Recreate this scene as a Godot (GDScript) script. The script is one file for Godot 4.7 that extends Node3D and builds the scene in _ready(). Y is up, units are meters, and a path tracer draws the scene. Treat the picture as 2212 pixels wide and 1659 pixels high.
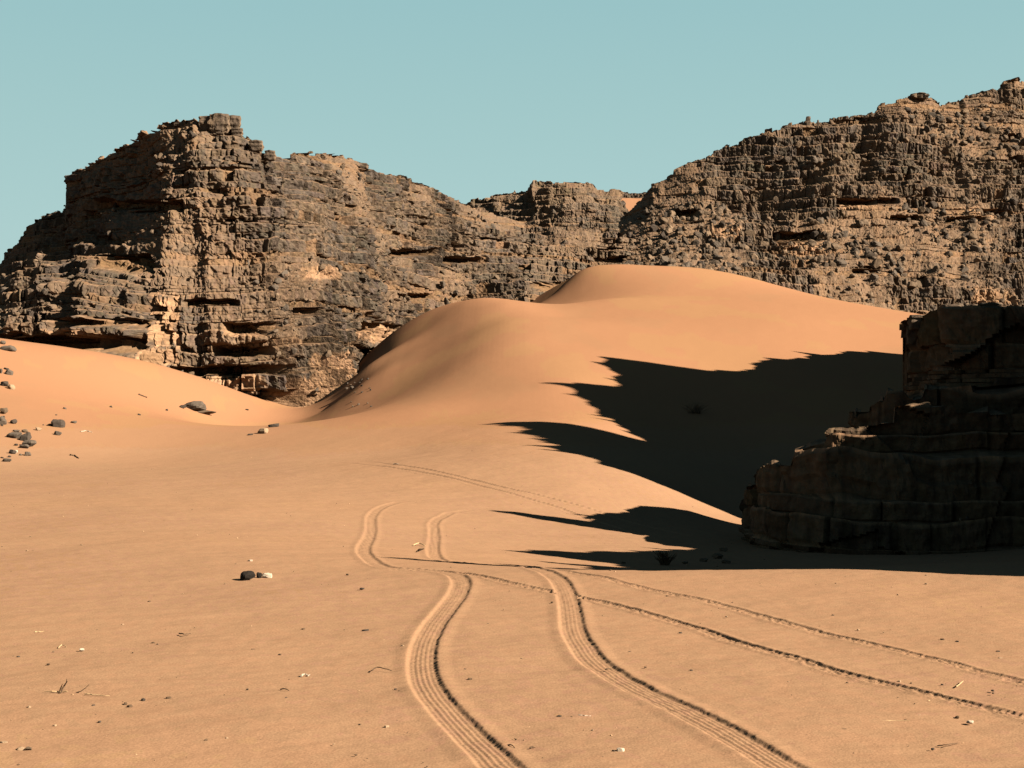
extends Node3D
# A desert valley: tyre tracks on a sand plain, dunes, layered sandstone hills, a shaded outcrop.
# Metres, y up, the camera looks along -z from 2.1 m above the plain.

const F := 3212.0        # focal length in the units the photograph was measured in (2212 wide)
const EYE := 2.1
const HORIZON := 930.0
const SUN_AZIMUTH := 24.0
const SUN_HEIGHT := 31.0
const EXPOSURE := 6.5

var rng := RandomNumberGenerator.new()
var n_big := FastNoiseLite.new()
var n_mid := FastNoiseLite.new()
var n_fine := FastNoiseLite.new()
var n_cell := FastNoiseLite.new()
var used := {}
var sand_mat: StandardMaterial3D
var rock_mat: StandardMaterial3D
var stone_mats := {}
var rock_meshes := []

# terrain
const GX0 := -150.0
const GZ0 := -290.0
const GSTEP := 0.375
var gw := 0
var gh := 0
var gdata: PackedFloat32Array
# track relief
const TX0 := -11.0
const TZ0 := -92.0
const TCELL := 0.012
const TW := 2200
const TH := 7100
var tdata: PackedFloat32Array
var tid: PackedByteArray


func _ready() -> void:
	rng.seed = 7
	set_up_view()
	set_up_noise()
	set_up_materials()
	build_heights()
	build_tracks()
	build_ground()
	build_hills()
	build_outcrop()
	build_stones()
	build_litter()


# ---------------------------------------------------------------- view and light

func set_up_view() -> void:
	var cam := Camera3D.new()
	cam.name = "camera"
	cam.projection = Camera3D.PROJECTION_FRUSTUM
	cam.near = 0.1
	cam.far = 6000.0
	cam.size = 2.0 * 0.1 * (829.5 / F)
	cam.frustum_offset = Vector2(0, 0.1 * (HORIZON - 829.5) / F)
	cam.position = Vector3(0, EYE, 0)
	add_child(cam)
	cam.current = true

	# a clear sky: pale and milky near the horizon, deeper blue overhead
	var im := Image.create_empty(16, 256, false, Image.FORMAT_RGBF)
	var heights := [0.0, 4.0, 8.0, 12.0, 16.5, 24.0, 35.0, 50.0, 90.0]
	var cols := [Vector3(0.5, 0.675, 0.645), Vector3(0.455, 0.645, 0.63), Vector3(0.41, 0.615, 0.61), Vector3(0.365, 0.58, 0.585), Vector3(0.315, 0.54, 0.565), Vector3(0.18, 0.36, 0.43), Vector3(0.09, 0.2, 0.28), Vector3(0.045, 0.105, 0.175), Vector3(0.02, 0.05, 0.1)]
	for y in 256:
		var el := 90.0 - (y + 0.5) / 256.0 * 180.0
		var c: Vector3 = Vector3(0.22, 0.13, 0.07)
		if el >= 0.0:
			var k := 0
			while k < 7 and heights[k + 1] < el:
				k += 1
			c = cols[k].lerp(cols[k + 1], clampf((el - heights[k]) / (heights[k + 1] - heights[k]), 0, 1))
		for x in 16:
			im.set_pixel(x, y, Color(c.x, c.y, c.z))
	var pano := PanoramaSkyMaterial.new()
	pano.panorama = ImageTexture.create_from_image(im)
	var sky := Sky.new()
	sky.sky_material = pano
	var e := Environment.new()
	e.background_mode = Environment.BG_SKY
	e.sky = sky
	e.background_energy_multiplier = 1.0 / EXPOSURE
	e.tonemap_mode = Environment.TONE_MAPPER_LINEAR
	e.tonemap_exposure = EXPOSURE
	e.sdfgi_enabled = true
	e.ssao_enabled = true
	e.ssil_enabled = true
	var we := WorldEnvironment.new()
	we.name = "world"
	we.environment = e
	add_child(we)

	var sun := DirectionalLight3D.new()
	sun.name = "sun"
	sun.light_energy = 1.6
	sun.light_color = Color(1.0, 0.94, 0.85)
	sun.light_angular_distance = 0.5
	sun.shadow_enabled = true
	sun.look_at_from_position(Vector3.ZERO, -sun_towards())
	add_child(sun)


func sun_towards() -> Vector3:
	var a := deg_to_rad(SUN_AZIMUTH)
	var h := deg_to_rad(SUN_HEIGHT)
	return Vector3(cos(h) * cos(a), sin(h), cos(h) * sin(a))


func set_up_noise() -> void:
	for p in [[n_big, 11, 3], [n_mid, 23, 3], [n_fine, 37, 2]]:
		var n: FastNoiseLite = p[0]
		n.seed = p[1]
		n.noise_type = FastNoiseLite.TYPE_SIMPLEX_SMOOTH
		n.frequency = 1.0
		n.fractal_octaves = p[2]
	n_cell.seed = 5
	n_cell.noise_type = FastNoiseLite.TYPE_CELLULAR
	n_cell.frequency = 1.0
	n_cell.fractal_type = FastNoiseLite.FRACTAL_NONE
	n_cell.cellular_return_type = FastNoiseLite.RETURN_CELL_VALUE
	n_cell.cellular_jitter = 0.9


func noise_texture(seed_: int, freq: float, lo: float, hi: float, octaves := 5) -> NoiseTexture2D:
	var n := FastNoiseLite.new()
	n.seed = seed_
	n.noise_type = FastNoiseLite.TYPE_SIMPLEX_SMOOTH
	n.frequency = freq
	n.fractal_octaves = octaves
	var t := NoiseTexture2D.new()
	t.width = 512
	t.height = 512
	t.seamless = true
	t.noise = n
	var g := Gradient.new()
	g.set_color(0, Color(lo, lo, lo))
	g.set_color(1, Color(hi, hi, hi))
	t.color_ramp = g
	return t


func set_up_materials() -> void:
	sand_mat = StandardMaterial3D.new()
	sand_mat.vertex_color_use_as_albedo = true
	sand_mat.roughness = 1.0
	sand_mat.metallic_specular = 0.0
	sand_mat.albedo_texture = noise_texture(3, 0.06, 0.86, 1.0, 4)
	sand_mat.heightmap_enabled = true
	sand_mat.heightmap_texture = noise_texture(5, 0.09, 0.0, 1.0, 4)
	sand_mat.heightmap_scale = 0.2
	sand_mat.uv1_triplanar = true
	sand_mat.uv1_world_triplanar = true
	sand_mat.uv1_scale = Vector3(0.8, 0.8, 0.8)

	rock_mat = StandardMaterial3D.new()
	rock_mat.vertex_color_use_as_albedo = true
	rock_mat.roughness = 0.95
	rock_mat.metallic_specular = 0.1
	rock_mat.albedo_texture = noise_texture(9, 0.02, 0.62, 1.0, 5)
	rock_mat.heightmap_enabled = true
	rock_mat.heightmap_texture = noise_texture(15, 0.02, 0.0, 1.0, 5)
	rock_mat.heightmap_scale = 6.0
	rock_mat.uv1_triplanar = true
	rock_mat.uv1_world_triplanar = true
	rock_mat.uv1_scale = Vector3(0.22, 0.3, 0.22)

	for p in [["black", Color(0.014, 0.011, 0.009)], ["dark", Color(0.045, 0.035, 0.028)], ["grey", Color(0.075, 0.059, 0.046)], ["brown", Color(0.09, 0.063, 0.042)], ["pale", Color(0.22, 0.15, 0.095)], ["white", Color(0.32, 0.26, 0.2)], ["wood", Color(0.07, 0.045, 0.028)], ["straw", Color(0.36, 0.25, 0.14)]]:
		var m := StandardMaterial3D.new()
		m.albedo_color = p[1].linear_to_srgb()
		m.roughness = 0.9
		m.metallic_specular = 0.15
		m.albedo_texture = noise_texture(41, 0.03, 0.55, 1.0, 4)
		m.uv1_triplanar = true
		m.uv1_scale = Vector3(0.9, 0.9, 0.9)
		stone_mats[p[0]] = m


# ---------------------------------------------------------------- helpers

func numbered(called: String) -> String:
	var n: int = used.get(called, 0)
	used[called] = n + 1
	return called if n == 0 else "%s_%03d" % [called, n]


func tag(o: Node3D, label := "", category := "", group := "", kind := "") -> void:
	if label:
		o.set_meta("label", label)
	if category:
		o.set_meta("category", category)
	if group:
		o.set_meta("group", group)
	if kind:
		o.set_meta("kind", kind)


func at(px: float, py: float, d: float) -> Vector3:
	return Vector3((px - 1106.0) / F * d, EYE + (HORIZON - py) / F * d, -d)


func hash2(a: int, b: int) -> float:
	var h := (a * 374761393 + b * 668265263) & 0x7fffffff
	h = ((h ^ (h >> 13)) * 1274126177) & 0x7fffffff
	h = ((h ^ (h >> 15)) * 1103515245) & 0x7fffffff
	return float((h ^ (h >> 14)) & 0xffff) / 65535.0


func array_mesh(v: PackedVector3Array, c: PackedColorArray, idx: PackedInt32Array, n := PackedVector3Array()) -> ArrayMesh:
	var a := []
	a.resize(Mesh.ARRAY_MAX)
	a[Mesh.ARRAY_VERTEX] = v
	if n.size():
		a[Mesh.ARRAY_NORMAL] = n
	if c.size():
		a[Mesh.ARRAY_COLOR] = c
	a[Mesh.ARRAY_INDEX] = idx
	var m := ArrayMesh.new()
	m.add_surface_from_arrays(Mesh.PRIMITIVE_TRIANGLES, a)
	return m


func picked(v: PackedVector3Array, c: PackedColorArray, n: PackedVector3Array, idx: PackedInt32Array, origin: Vector3) -> ArrayMesh:
	# the triangles of idx with only the vertices they use
	var remap := {}
	var v2 := PackedVector3Array()
	var c2 := PackedColorArray()
	var n2 := PackedVector3Array()
	var i2 := PackedInt32Array()
	i2.resize(idx.size())
	for k in idx.size():
		var i := idx[k]
		var j: int = remap.get(i, -1)
		if j < 0:
			j = v2.size()
			remap[i] = j
			v2.append(v[i] - origin)
			c2.append(c[i])
			if n.size():
				n2.append(n[i])
		i2[k] = j
	return array_mesh(v2, c2, i2, n2)


func put(mesh: Mesh, called: String, mat: Material, parent: Node3D, where := Vector3.ZERO) -> MeshInstance3D:
	var o := MeshInstance3D.new()
	o.name = numbered(called) if parent == self else called
	o.mesh = mesh
	if mat:
		o.material_override = mat
	parent.add_child(o, true)
	o.position = where
	return o


# ---------------------------------------------------------------- terrain

func build_heights() -> void:
	# heights of the sand surface where they could be judged, then a thin plate through them
	var pts := PackedVector3Array()
	for d in [4.0, 9.0, 14.0, 19.0]:
		for x in [-1.2, -0.75, -0.4, -0.15, 0.1, 0.35, 0.7, 1.2]:
			pts.append(Vector3(x * d, 0.0, -d))
	for x in [-60.0, -20.0, 0.0, 20.0, 60.0]:
		pts.append(Vector3(x, 0.0, 18.0))
	var by_height := [ # px, depth, height
		[-500, 22.8, 0.0], [0, 22.8, 0.0], [500, 22.8, 0.0], [900, 22.6, 0.0], [1200, 22.6, 0.01], [1450, 22.6, 0.01], [1700, 22.6, 0.02], [2000, 23.2, 0.07], [2212, 23.6, 0.13], [2700, 25, 0.2],
		[950, 26.5, -0.16], [1200, 26.5, -0.48], [1600, 26.5, -0.52], [2000, 26.5, -0.48], [2300, 26.5, -0.35], [700, 26.5, -0.02],
		[-400, 30.5, 0.0], [0, 30.5, 0.0], [300, 30.5, 0.0], [600, 30.5, -0.02], [-500, 44, 0.02], [-500, 58, 0.2],
		[2600, 32, -0.3], [2200, 34, -0.7], [2800, 50, 0.6]]
	for p in by_height:
		pts.append(Vector3((p[0] - 1106.0) / F * p[1], p[2], -p[1]))
	var seen := [ # px, py, depth
		[800, 1180, 29.5], [930, 1180, 31.5], [800, 1110, 42], [930, 1110, 42.5], [1050, 1190, 34.0], [1050, 1130, 43], [1200, 1190, 35.0], [1200, 1120, 47], [1400, 1190, 36], [1400, 1125, 53], [1250, 1112, 49.5],
		[1600, 1134, 60], [1600, 1190, 38], [1750, 1190, 38], [1750, 1120, 63], [1900, 1110, 66], [2000, 1190, 38], [0, 1100, 38.5], [300, 1100, 38.7], [600, 1100, 39.2], [300, 1040, 56], [600, 1040, 57], [850, 1040, 57], [1000, 1050, 55],
		[0, 1040, 56], [0, 1010, 70], [300, 985, 78], [600, 992, 72], [850, 985, 73], [-400, 1012, 64],
		# the slope on the left
		[-400, 690, 106], [0, 733, 108], [200, 762, 112], [350, 790, 116], [450, 818, 120], [560, 852, 124], [650, 874, 126], [725, 884, 123],
		[0, 870, 88], [200, 888, 92], [350, 902, 97], [500, 920, 99], [-400, 860, 86], [0, 930, 80],
		[0, 745, 116], [200, 775, 121], [350, 805, 124], [560, 868, 131], [-400, 705, 116], [650, 886, 136],
		# behind the crest line of the middle dune
		[745, 881, 106], [720, 888, 114], [700, 893, 114], [660, 893, 116], [778, 822, 111], [762, 852, 108], [800, 800, 113.5], [790, 840, 109], [797, 768, 118], [822, 757, 120.5], [840, 717, 130], [900, 683, 130], [960, 655, 130], [1030, 637, 126], [1090, 649, 121], [1160, 667, 122], [1200, 668, 128],
		[840, 785, 117.5], [840, 745, 125], [930, 770, 111.8], [930, 735, 118.6], [930, 700, 125], [1000, 735, 111.8], [1000, 690, 119.5], [880, 790, 112.8], [880, 740, 122.5],
		# the trough under its flank
		[598, 950, 106], [640, 934, 106.5], [690, 913, 107], [740, 892, 106.6], [794, 870, 106], [860, 843, 105], [930, 814, 104], [990, 782, 104.3], [1047, 751, 104.8],
		[930, 800, 106.2], [930, 830, 100.5], [860, 858, 100.5], [860, 829, 106.8], [990, 800, 101], [800, 886, 100], [1000, 766, 106],
		# the apron below
		[1085, 690, 112.5], [1110, 740, 104.5], [1120, 790, 98], [1000, 850, 93.5], [1090, 840, 92.5], [1030, 890, 87], [900, 880, 89], [940, 922, 81], [830, 942, 79], [720, 955, 78],
		[1000, 960, 73], [1110, 912, 78.3], [1180, 955, 71], [1250, 925, 77.6], [1340, 945, 77.9], [1400, 955, 78.2], [1210, 820, 92], [1220, 740, 106], [1225, 690, 117],
		# the big dune
		[1300, 1060, 53.5], [1280, 1000, 63], [1400, 1045, 60], [1290, 905, 79.5], [1300, 850, 91], [1300, 770, 101], [1300, 700, 112], [1300, 640, 126], [1300, 575, 144], [1245, 569, 145], [1212, 612, 147], [1187, 645, 147], [1212, 657, 138], [1380, 575, 146], [1440, 576, 148], [1600, 594, 147],
		[1500, 1085, 60], [1500, 1020, 69], [1500, 940, 82], [1500, 860, 93], [1400, 790, 99.5], [1500, 795, 99.8], [1605, 798, 100.5], [1500, 700, 114], [1500, 640, 130], [1500, 577, 150],
		[1700, 1090, 64], [1700, 1000, 75], [1700, 900, 87], [1700, 780, 102.5], [1700, 690, 116], [1700, 625, 140],
		[1900, 1000, 77], [1900, 880, 88], [1900, 780, 106], [1900, 712, 116], [1900, 664, 132], [2050, 900, 80], [2060, 692, 126], [2250, 720, 124], [2250, 900, 80], [2600, 760, 120],
		# beyond the crests
		[1300, 580, 162], [1500, 590, 166], [1700, 645, 158], [1900, 690, 150], [1245, 590, 168], [1030, 665, 142], [1110, 690, 138], [960, 690, 148], [900, 715, 150], [1380, 590, 160], [1150, 692, 150], [1172, 684, 146], [1130, 704, 162], [1185, 650, 164], [845, 742, 150], [2250, 760, 150]]
	for p in seen:
		pts.append(at(p[0], p[1], p[2]))
	pts.append(Vector3(-60, 6, -200))
	pts.append(Vector3(0, 10, -220))
	pts.append(Vector3(60, 12, -220))
	pts.append(Vector3(-120, 3, -100))
	pts.append(Vector3(120, 3, -100))
	pts.append(Vector3(-120, 8, -270))
	pts.append(Vector3(120, 12, -270))
	var n := pts.size()
	var m := n + 3
	var rows := []
	for i in m:
		var r := PackedFloat64Array()
		r.resize(m + 1)
		if i < n:
			for j in n:
				r[j] = plate(pts[i].x - pts[j].x, pts[i].z - pts[j].z)
			r[i] += 0.004
			r[n] = 1.0
			r[n + 1] = pts[i].x / 60.0
			r[n + 2] = pts[i].z / 60.0
			r[m] = pts[i].y
		else:
			for j in n:
				r[j] = [1.0, pts[j].x / 60.0, pts[j].z / 60.0][i - n]
		rows.append(r)
	for i in m:
		var best := i
		for k in range(i + 1, m):
			if absf(rows[k][i]) > absf(rows[best][i]):
				best = k
		var t = rows[i]
		rows[i] = rows[best]
		rows[best] = t
		var a: PackedFloat64Array = rows[i]
		for k in range(i + 1, m):
			var b: PackedFloat64Array = rows[k]
			var f := b[i] / a[i]
			if f == 0.0:
				continue
			for j in range(i, m + 1):
				b[j] -= f * a[j]
			rows[k] = b
	var w := PackedFloat64Array()
	w.resize(m)
	for i in range(m - 1, -1, -1):
		var s: float = rows[i][m]
		for j in range(i + 1, m):
			s -= rows[i][j] * w[j]
		w[i] = s / rows[i][i]
	var step := GSTEP * 4.0
	var cw := 200
	var ch := 212
	var coarse := PackedFloat32Array()
	coarse.resize(cw * ch)
	for iz in ch:
		var z := GZ0 + (iz + 0.5) * step
		for ix in cw:
			var x := GX0 + (ix + 0.5) * step
			var h := w[n] + w[n + 1] * x / 60.0 + w[n + 2] * z / 60.0
			for k in n:
				var p := pts[k]
				var dx := (p.x - x) / 60.0
				var dz := (p.z - z) / 60.0
				var r2 := dx * dx + dz * dz
				if r2 > 1e-9:
					h += w[k] * 0.5 * r2 * log(r2)
			coarse[iz * cw + ix] = clampf(h, -4.0, 24.0)
	var im := Image.create_from_data(cw, ch, false, Image.FORMAT_RF, coarse.to_byte_array())
	gw = cw * 4
	gh = ch * 4
	im.resize(gw, gh, Image.INTERPOLATE_CUBIC)
	gdata = im.get_data().to_float32_array()


func plate(dx: float, dz: float) -> float:
	var r2 := (dx * dx + dz * dz) / 3600.0
	return 0.5 * r2 * log(r2) if r2 > 1e-9 else 0.0


func ground(x: float, z: float) -> float:
	var u := clampf((x - GX0) / GSTEP - 0.5, 0.0, gw - 1.001)
	var v := clampf((z - GZ0) / GSTEP - 0.5, 0.0, gh - 1.001)
	var iu := int(u)
	var iv := int(v)
	var fu := u - iu
	var fv := v - iv
	var k := iv * gw + iu
	return lerpf(lerpf(gdata[k], gdata[k + 1], fu), lerpf(gdata[k + gw], gdata[k + gw + 1], fu), fv)


func on_ground(px: float, py: float) -> Vector3:
	# the spot of sand that is seen in that direction from where the photograph was taken
	var tx := (px - 1106.0) / F
	var ty := (HORIZON - py) / F
	var d := 6.0
	while d < 260.0:
		if EYE + ty * d < ground(tx * d, -d):
			break
		d += 0.02 + d * 0.003
	var lo := d * 0.99 - 0.05
	for i in 20:
		var mid := (lo + d) * 0.5
		if EYE + ty * mid < ground(tx * mid, -mid):
			d = mid
		else:
			lo = mid
	return Vector3(tx * d, ground(tx * d, -d), -d)


# ---------------------------------------------------------------- tyre tracks

func build_tracks() -> void:
	tdata.resize(TW * TH)
	tid.resize(TW * TH)
	# older, thinner tracks first, the fresh pair last
	stamp(5, [[700, 997], [732, 999], [777, 1003], [844, 1010], [919, 1022], [993, 1038.6], [1067, 1057], [1142, 1077.7], [1198, 1094], [1231, 1105.6], [1261, 1116.7], [1330, 1140], [1420, 1165]], 0.13, 0.028, 0.013, 0)
	stamp(6, [[745, 994.5], [781, 996.6], [844, 1003], [919, 1014], [993, 1031], [1067, 1048], [1142, 1064.7], [1216, 1083], [1291, 1105.6], [1346, 1124], [1420, 1142], [1500, 1160]], 0.13, 0.028, 0.013, 0)
	stamp(3, [[800, 1229], [844, 1230], [930, 1233], [986, 1238.4], [1053, 1250.7], [1105, 1262], [1179, 1275], [1239, 1286], [1325, 1305], [1419, 1330], [1514, 1358.5], [1608, 1393], [1702, 1421], [1828, 1456], [1985, 1493.5], [2110, 1522], [2212, 1544], [2330, 1572], [2480, 1605]], 0.06, 0.016, 0.009, 1)
	stamp(4, [[1170, 1228], [1200, 1231], [1294, 1248.6], [1388, 1270.6], [1482, 1291], [1576, 1311.4], [1702, 1346], [1828, 1377], [1985, 1419.4], [2110, 1448], [2212, 1469.6], [2330, 1497], [2480, 1530]], 0.06, 0.013, 0.007, 1)
	stamp(1, [[1190, 1760], [1140, 1705], [1085, 1659], [1022, 1594], [968, 1543], [932, 1500], [915, 1460], [911, 1425], [918, 1390], [930, 1365], [950, 1336], [972, 1305], [992, 1275], [996, 1258], [985, 1245], [964, 1237], [930, 1231.5], [885, 1228.5], [850, 1226.5], [826, 1222], [806, 1214], [790, 1201], [785, 1186], [794, 1167], [801, 1148], [801, 1130], [803, 1115], [818, 1100], [844, 1089], [882, 1082], [941, 1077]], 0.11, 0.010, 0.010, 2)
	stamp(2, [[1900, 1765], [1790, 1704], [1690, 1659], [1610, 1611], [1529, 1568], [1432, 1518], [1360, 1480], [1310, 1448], [1272, 1418], [1249, 1387], [1237, 1355], [1232, 1318], [1227, 1292], [1219, 1273], [1205, 1254], [1184, 1239], [1160, 1229], [1120, 1224.5], [1060, 1221], [1000, 1217], [962, 1212], [943, 1205], [936, 1193], [935, 1182], [938, 1163], [937, 1144], [936, 1133], [945, 1122], [971, 1109], [1000, 1103.5], [1041, 1100], [1079, 1100]], 0.11, 0.010, 0.010, 2)


func stamp(id: int, way: Array, half: float, depth: float, berm: float, style: int) -> void:
	var p := PackedVector2Array()
	for q in way:
		var w := on_ground(q[0], q[1])
		p.append(Vector2(w.x, w.z))
	var c := Curve2D.new()
	c.bake_interval = 0.05
	for i in p.size():
		var before := p[maxi(i - 1, 0)]
		var after := p[mini(i + 1, p.size() - 1)]
		var dir := (after - before).normalized()
		var a := 0.32 * p[i].distance_to(before)
		var b := 0.32 * p[i].distance_to(after)
		c.add_point(p[i], -dir * a, dir * b)
	var length := c.get_baked_length()
	var reach := half + (0.22 if style == 2 else 0.16)
	var steps := int(length / 0.010)
	var across := int(reach / 0.010)
	for k in steps:
		var s := k * 0.010
		var pos := c.sample_baked(s)
		var t := (c.sample_baked(minf(s + 0.1, length)) - c.sample_baked(maxf(s - 0.1, 0.0))).normalized()
		var side := Vector2(-t.y, t.x)
		var fade := clampf(s / 1.5, 0, 1) * clampf((length - s) / 4.0, 0, 1)
		if style == 1:
			fade = clampf(s / 1.5, 0, 1) * clampf((length - s) / 0.5, 0, 1)
		if style == 0:
			fade = clampf(s / 9.0, 0, 1) * clampf((length - s) / 4.0, 0, 1)
		var jag_l := n_mid.get_noise_2d(s * 2.5, id * 9.0) * 0.5 + 0.5
		var jag_r := n_mid.get_noise_2d(s * 2.5, id * 9.0 + 4.0) * 0.5 + 0.5
		var clod_l := hash2(int(s / 0.055), id * 3) * 0.6 + hash2(int(s / 0.13), id * 5) * 0.5
		var clod_r := hash2(int(s / 0.05), id * 7) * 0.7 + hash2(int(s / 0.12), id * 11) * 0.5
		for j in range(-across, across + 1):
			var u := j * 0.010
			var au := absf(u)
			var h := 0.0
			if au < half:
				var q := u / half
				h = -depth
				if style == 2:
					h += 0.0042 * cos(q * PI * 5.0) + 0.0012 * sin(s * 2.0 * PI / 0.075 + q * 3.0) - 0.004 * q * q
				elif style == 1:
					h += 0.016 * (hash2(int(s / 0.045), int(q * 3.0) + id * 31) - 0.5) + depth * 0.45 * q * q
				else:
					h += depth * 0.4 * q * q
			else:
				var e := (au - half) / (reach - half)
				var top := berm * ((0.5 + clod_l * 0.5 + jag_l * 0.4) if u < 0.0 else (0.35 + clod_r * 0.75 + jag_r * 0.5))
				if style == 1:
					top *= 0.7 + 0.6 * hash2(int(s / 0.04), j / 2 + id * 100)
				if style == 0:
					top = berm * (0.8 + 0.3 * jag_l)
				if e < 0.18:
					h = lerpf(-depth, top, smoothstep(0.0, 0.18, e))
				else:
					h = top * (1.0 - smoothstep(0.18, 0.8, e))
			var ix := int((pos.x + side.x * u - TX0) / TCELL)
			var iz := int((pos.y + side.y * u - TZ0) / TCELL)
			if ix < 0 or iz < 0 or ix >= TW or iz >= TH:
				continue
			var g := iz * TW + ix
			if au > half + 0.02 and tid[g] != 0 and absf(tdata[g]) > absf(h * fade):
				continue
			tdata[g] = h * fade
			if au < half + 0.09 and fade > 0.15:
				tid[g] = id


func track_height(x: float, z: float) -> float:
	var u := (x - TX0) / TCELL - 0.5
	var v := (z - TZ0) / TCELL - 0.5
	if u < 0.0 or v < 0.0 or u >= TW - 1.001 or v >= TH - 1.001:
		return 0.0
	var iu := int(u)
	var iv := int(v)
	var fu := u - iu
	var fv := v - iv
	var k := iv * TW + iu
	return lerpf(lerpf(tdata[k], tdata[k + 1], fu), lerpf(tdata[k + TW], tdata[k + TW + 1], fu), fv)


func track_id(x: float, z: float) -> int:
	var u := int((x - TX0) / TCELL)
	var v := int((z - TZ0) / TCELL)
	if u < 0 or v < 0 or u >= TW or v >= TH:
		return 0
	return tid[v * TW + u]


# ---------------------------------------------------------------- the sand itself

func build_ground() -> void:
	var angles := PackedFloat32Array()
	var a := -180.0
	while a < -21.5:
		angles.append(a)
		a += 4.0 if a < -50.0 else 1.5
	for i in 781:
		angles.append(lerpf(-20.6, 20.6, i / 780.0))
	a = 21.5
	while a < 180.0:
		angles.append(a)
		a += 1.5 if a < 50.0 else 4.0
	angles.append(180.0)
	var radii := PackedFloat32Array([0.3, 1.0, 2.5, 4.0, 5.5, 7.0])
	var r := 8.0
	while r < 170.0:
		radii.append(r)
		r += minf(r * r / (EYE * 1487.0) * (1.0 if r < 12.0 else 0.62), 0.14 if r < 30.0 else (0.19 if r < 83.0 else 0.8))
	while r < 5000.0:
		radii.append(r)
		r *= 1.25
	var nc := angles.size()
	var nr := radii.size()
	var v := PackedVector3Array()
	var c := PackedColorArray()
	var nn := PackedVector3Array()
	v.resize(nc * nr)
	c.resize(nc * nr)
	nn.resize(nc * nr)
	var dune := Vector3(0.154, 0.082, 0.046)
	var plain := Vector3(0.148, 0.0875, 0.0525)
	for i in nc:
		var sx := sin(deg_to_rad(angles[i]))
		var sz := -cos(deg_to_rad(angles[i]))
		var fine := absf(angles[i]) < 20.7
		for j in nr:
			var rad := radii[j]
			var x := sx * rad
			var z := sz * rad
			var h := ground(x, z)
			var rough := 1.0 - smoothstep(60.0, 95.0, rad)
			if rad > 180.0:
				h = lerpf(h, 0.0, smoothstep(300.0, 900.0, rad))
			elif fine:
				h += n_big.get_noise_2d(x * 0.3, z * 0.3) * lerpf(0.012, 0.03, rough)
				if rough > 0.0:
					h += rough * (n_mid.get_noise_2d(x * 1.1, z * 1.5) * 0.008 + n_fine.get_noise_2d(x * 4.0, z * 5.0) * 0.003 + n_fine.get_noise_2d(x * 0.9 + 60.0, z * 4.5) * 0.003)
				h += track_height(x, z)
			var k := i * nr + j
			v[k] = Vector3(x, h, z)
			var t := smoothstep(0.3, 3.0, h)
			var m := plain.lerp(dune, t)
			var f := 1.0 + n_big.get_noise_2d(x * 0.09 + 31.0, z * 0.06) * lerpf(0.02, 0.05, rough) + n_fine.get_noise_2d(x * 3.1, z * 2.2) * 0.03 * rough
			c[k] = Color(m.x * f, m.y * f, m.z * f)
	for i in nc:
		var i0 := maxi(i - 1, 0)
		var i1 := mini(i + 1, nc - 1)
		for j in nr:
			var j0 := maxi(j - 1, 0)
			var j1 := mini(j + 1, nr - 1)
			nn[i * nr + j] = (v[i1 * nr + j] - v[i0 * nr + j]).cross(v[i * nr + j1] - v[i * nr + j0]).normalized()
			if nn[i * nr + j].y < 0.0:
				nn[i * nr + j] = -nn[i * nr + j]
	var groups := []
	for k in 9:
		groups.append(PackedInt32Array())
	for i in nc - 1:
		for j in nr - 1:
			var k := i * nr + j
			var p := (v[k] + v[k + nr + 1]) * 0.5
			var id := 0
			if absf(angles[i]) < 20.7 and radii[j] < 95.0:
				id = track_id(p.x, p.z)
			if id == 0 and p.z < -66.0 and p.z > -175.0 and p.y > 0.85 and absf(angles[i]) < 40.0:
				id = 7 if p.x < (640.0 - 1106.0) / F * -p.z else 8
			groups[id].append_array(PackedInt32Array([k, k + 1, k + nr, k + nr, k + 1, k + nr + 1]))
	var soil := put(picked(v, c, nn, groups[0], Vector3.ZERO), "sand_ground", sand_mat, self)
	tag(soil, "flat pale orange sand plain crossed by tyre tracks", "", "", "structure")
	var left := put(picked(v, c, nn, groups[7], Vector3.ZERO), "sand_dune", sand_mat, self)
	tag(left, "smooth orange sand slope banked against the foot of the stepped cliff, stones scattered on it", "", "", "structure")
	var big := put(picked(v, c, nn, groups[8], Vector3.ZERO), "sand_dune", sand_mat, self)
	tag(big, "large smooth dune with a rounded crest and a broad dark shadow across its flank", "", "", "structure")
	var what := ["", "wide fresh tyre track with ribbed tread, the nearer bend to the left", "wide fresh tyre track with ribbed tread, to the right of its twin", "narrow old wheel rut crossing under the fresh track", "narrow old wheel rut farthest to the right on the plain", "faint lower wheel line running up to the dune", "faint upper wheel line running up to the dune"]
	for id in range(1, 7):
		if groups[id].size():
			var o := put(picked(v, c, nn, groups[id], Vector3.ZERO), "tyre_track", sand_mat, soil)
			o.set_meta("label", what[id])


# ---------------------------------------------------------------- layered rock

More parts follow.
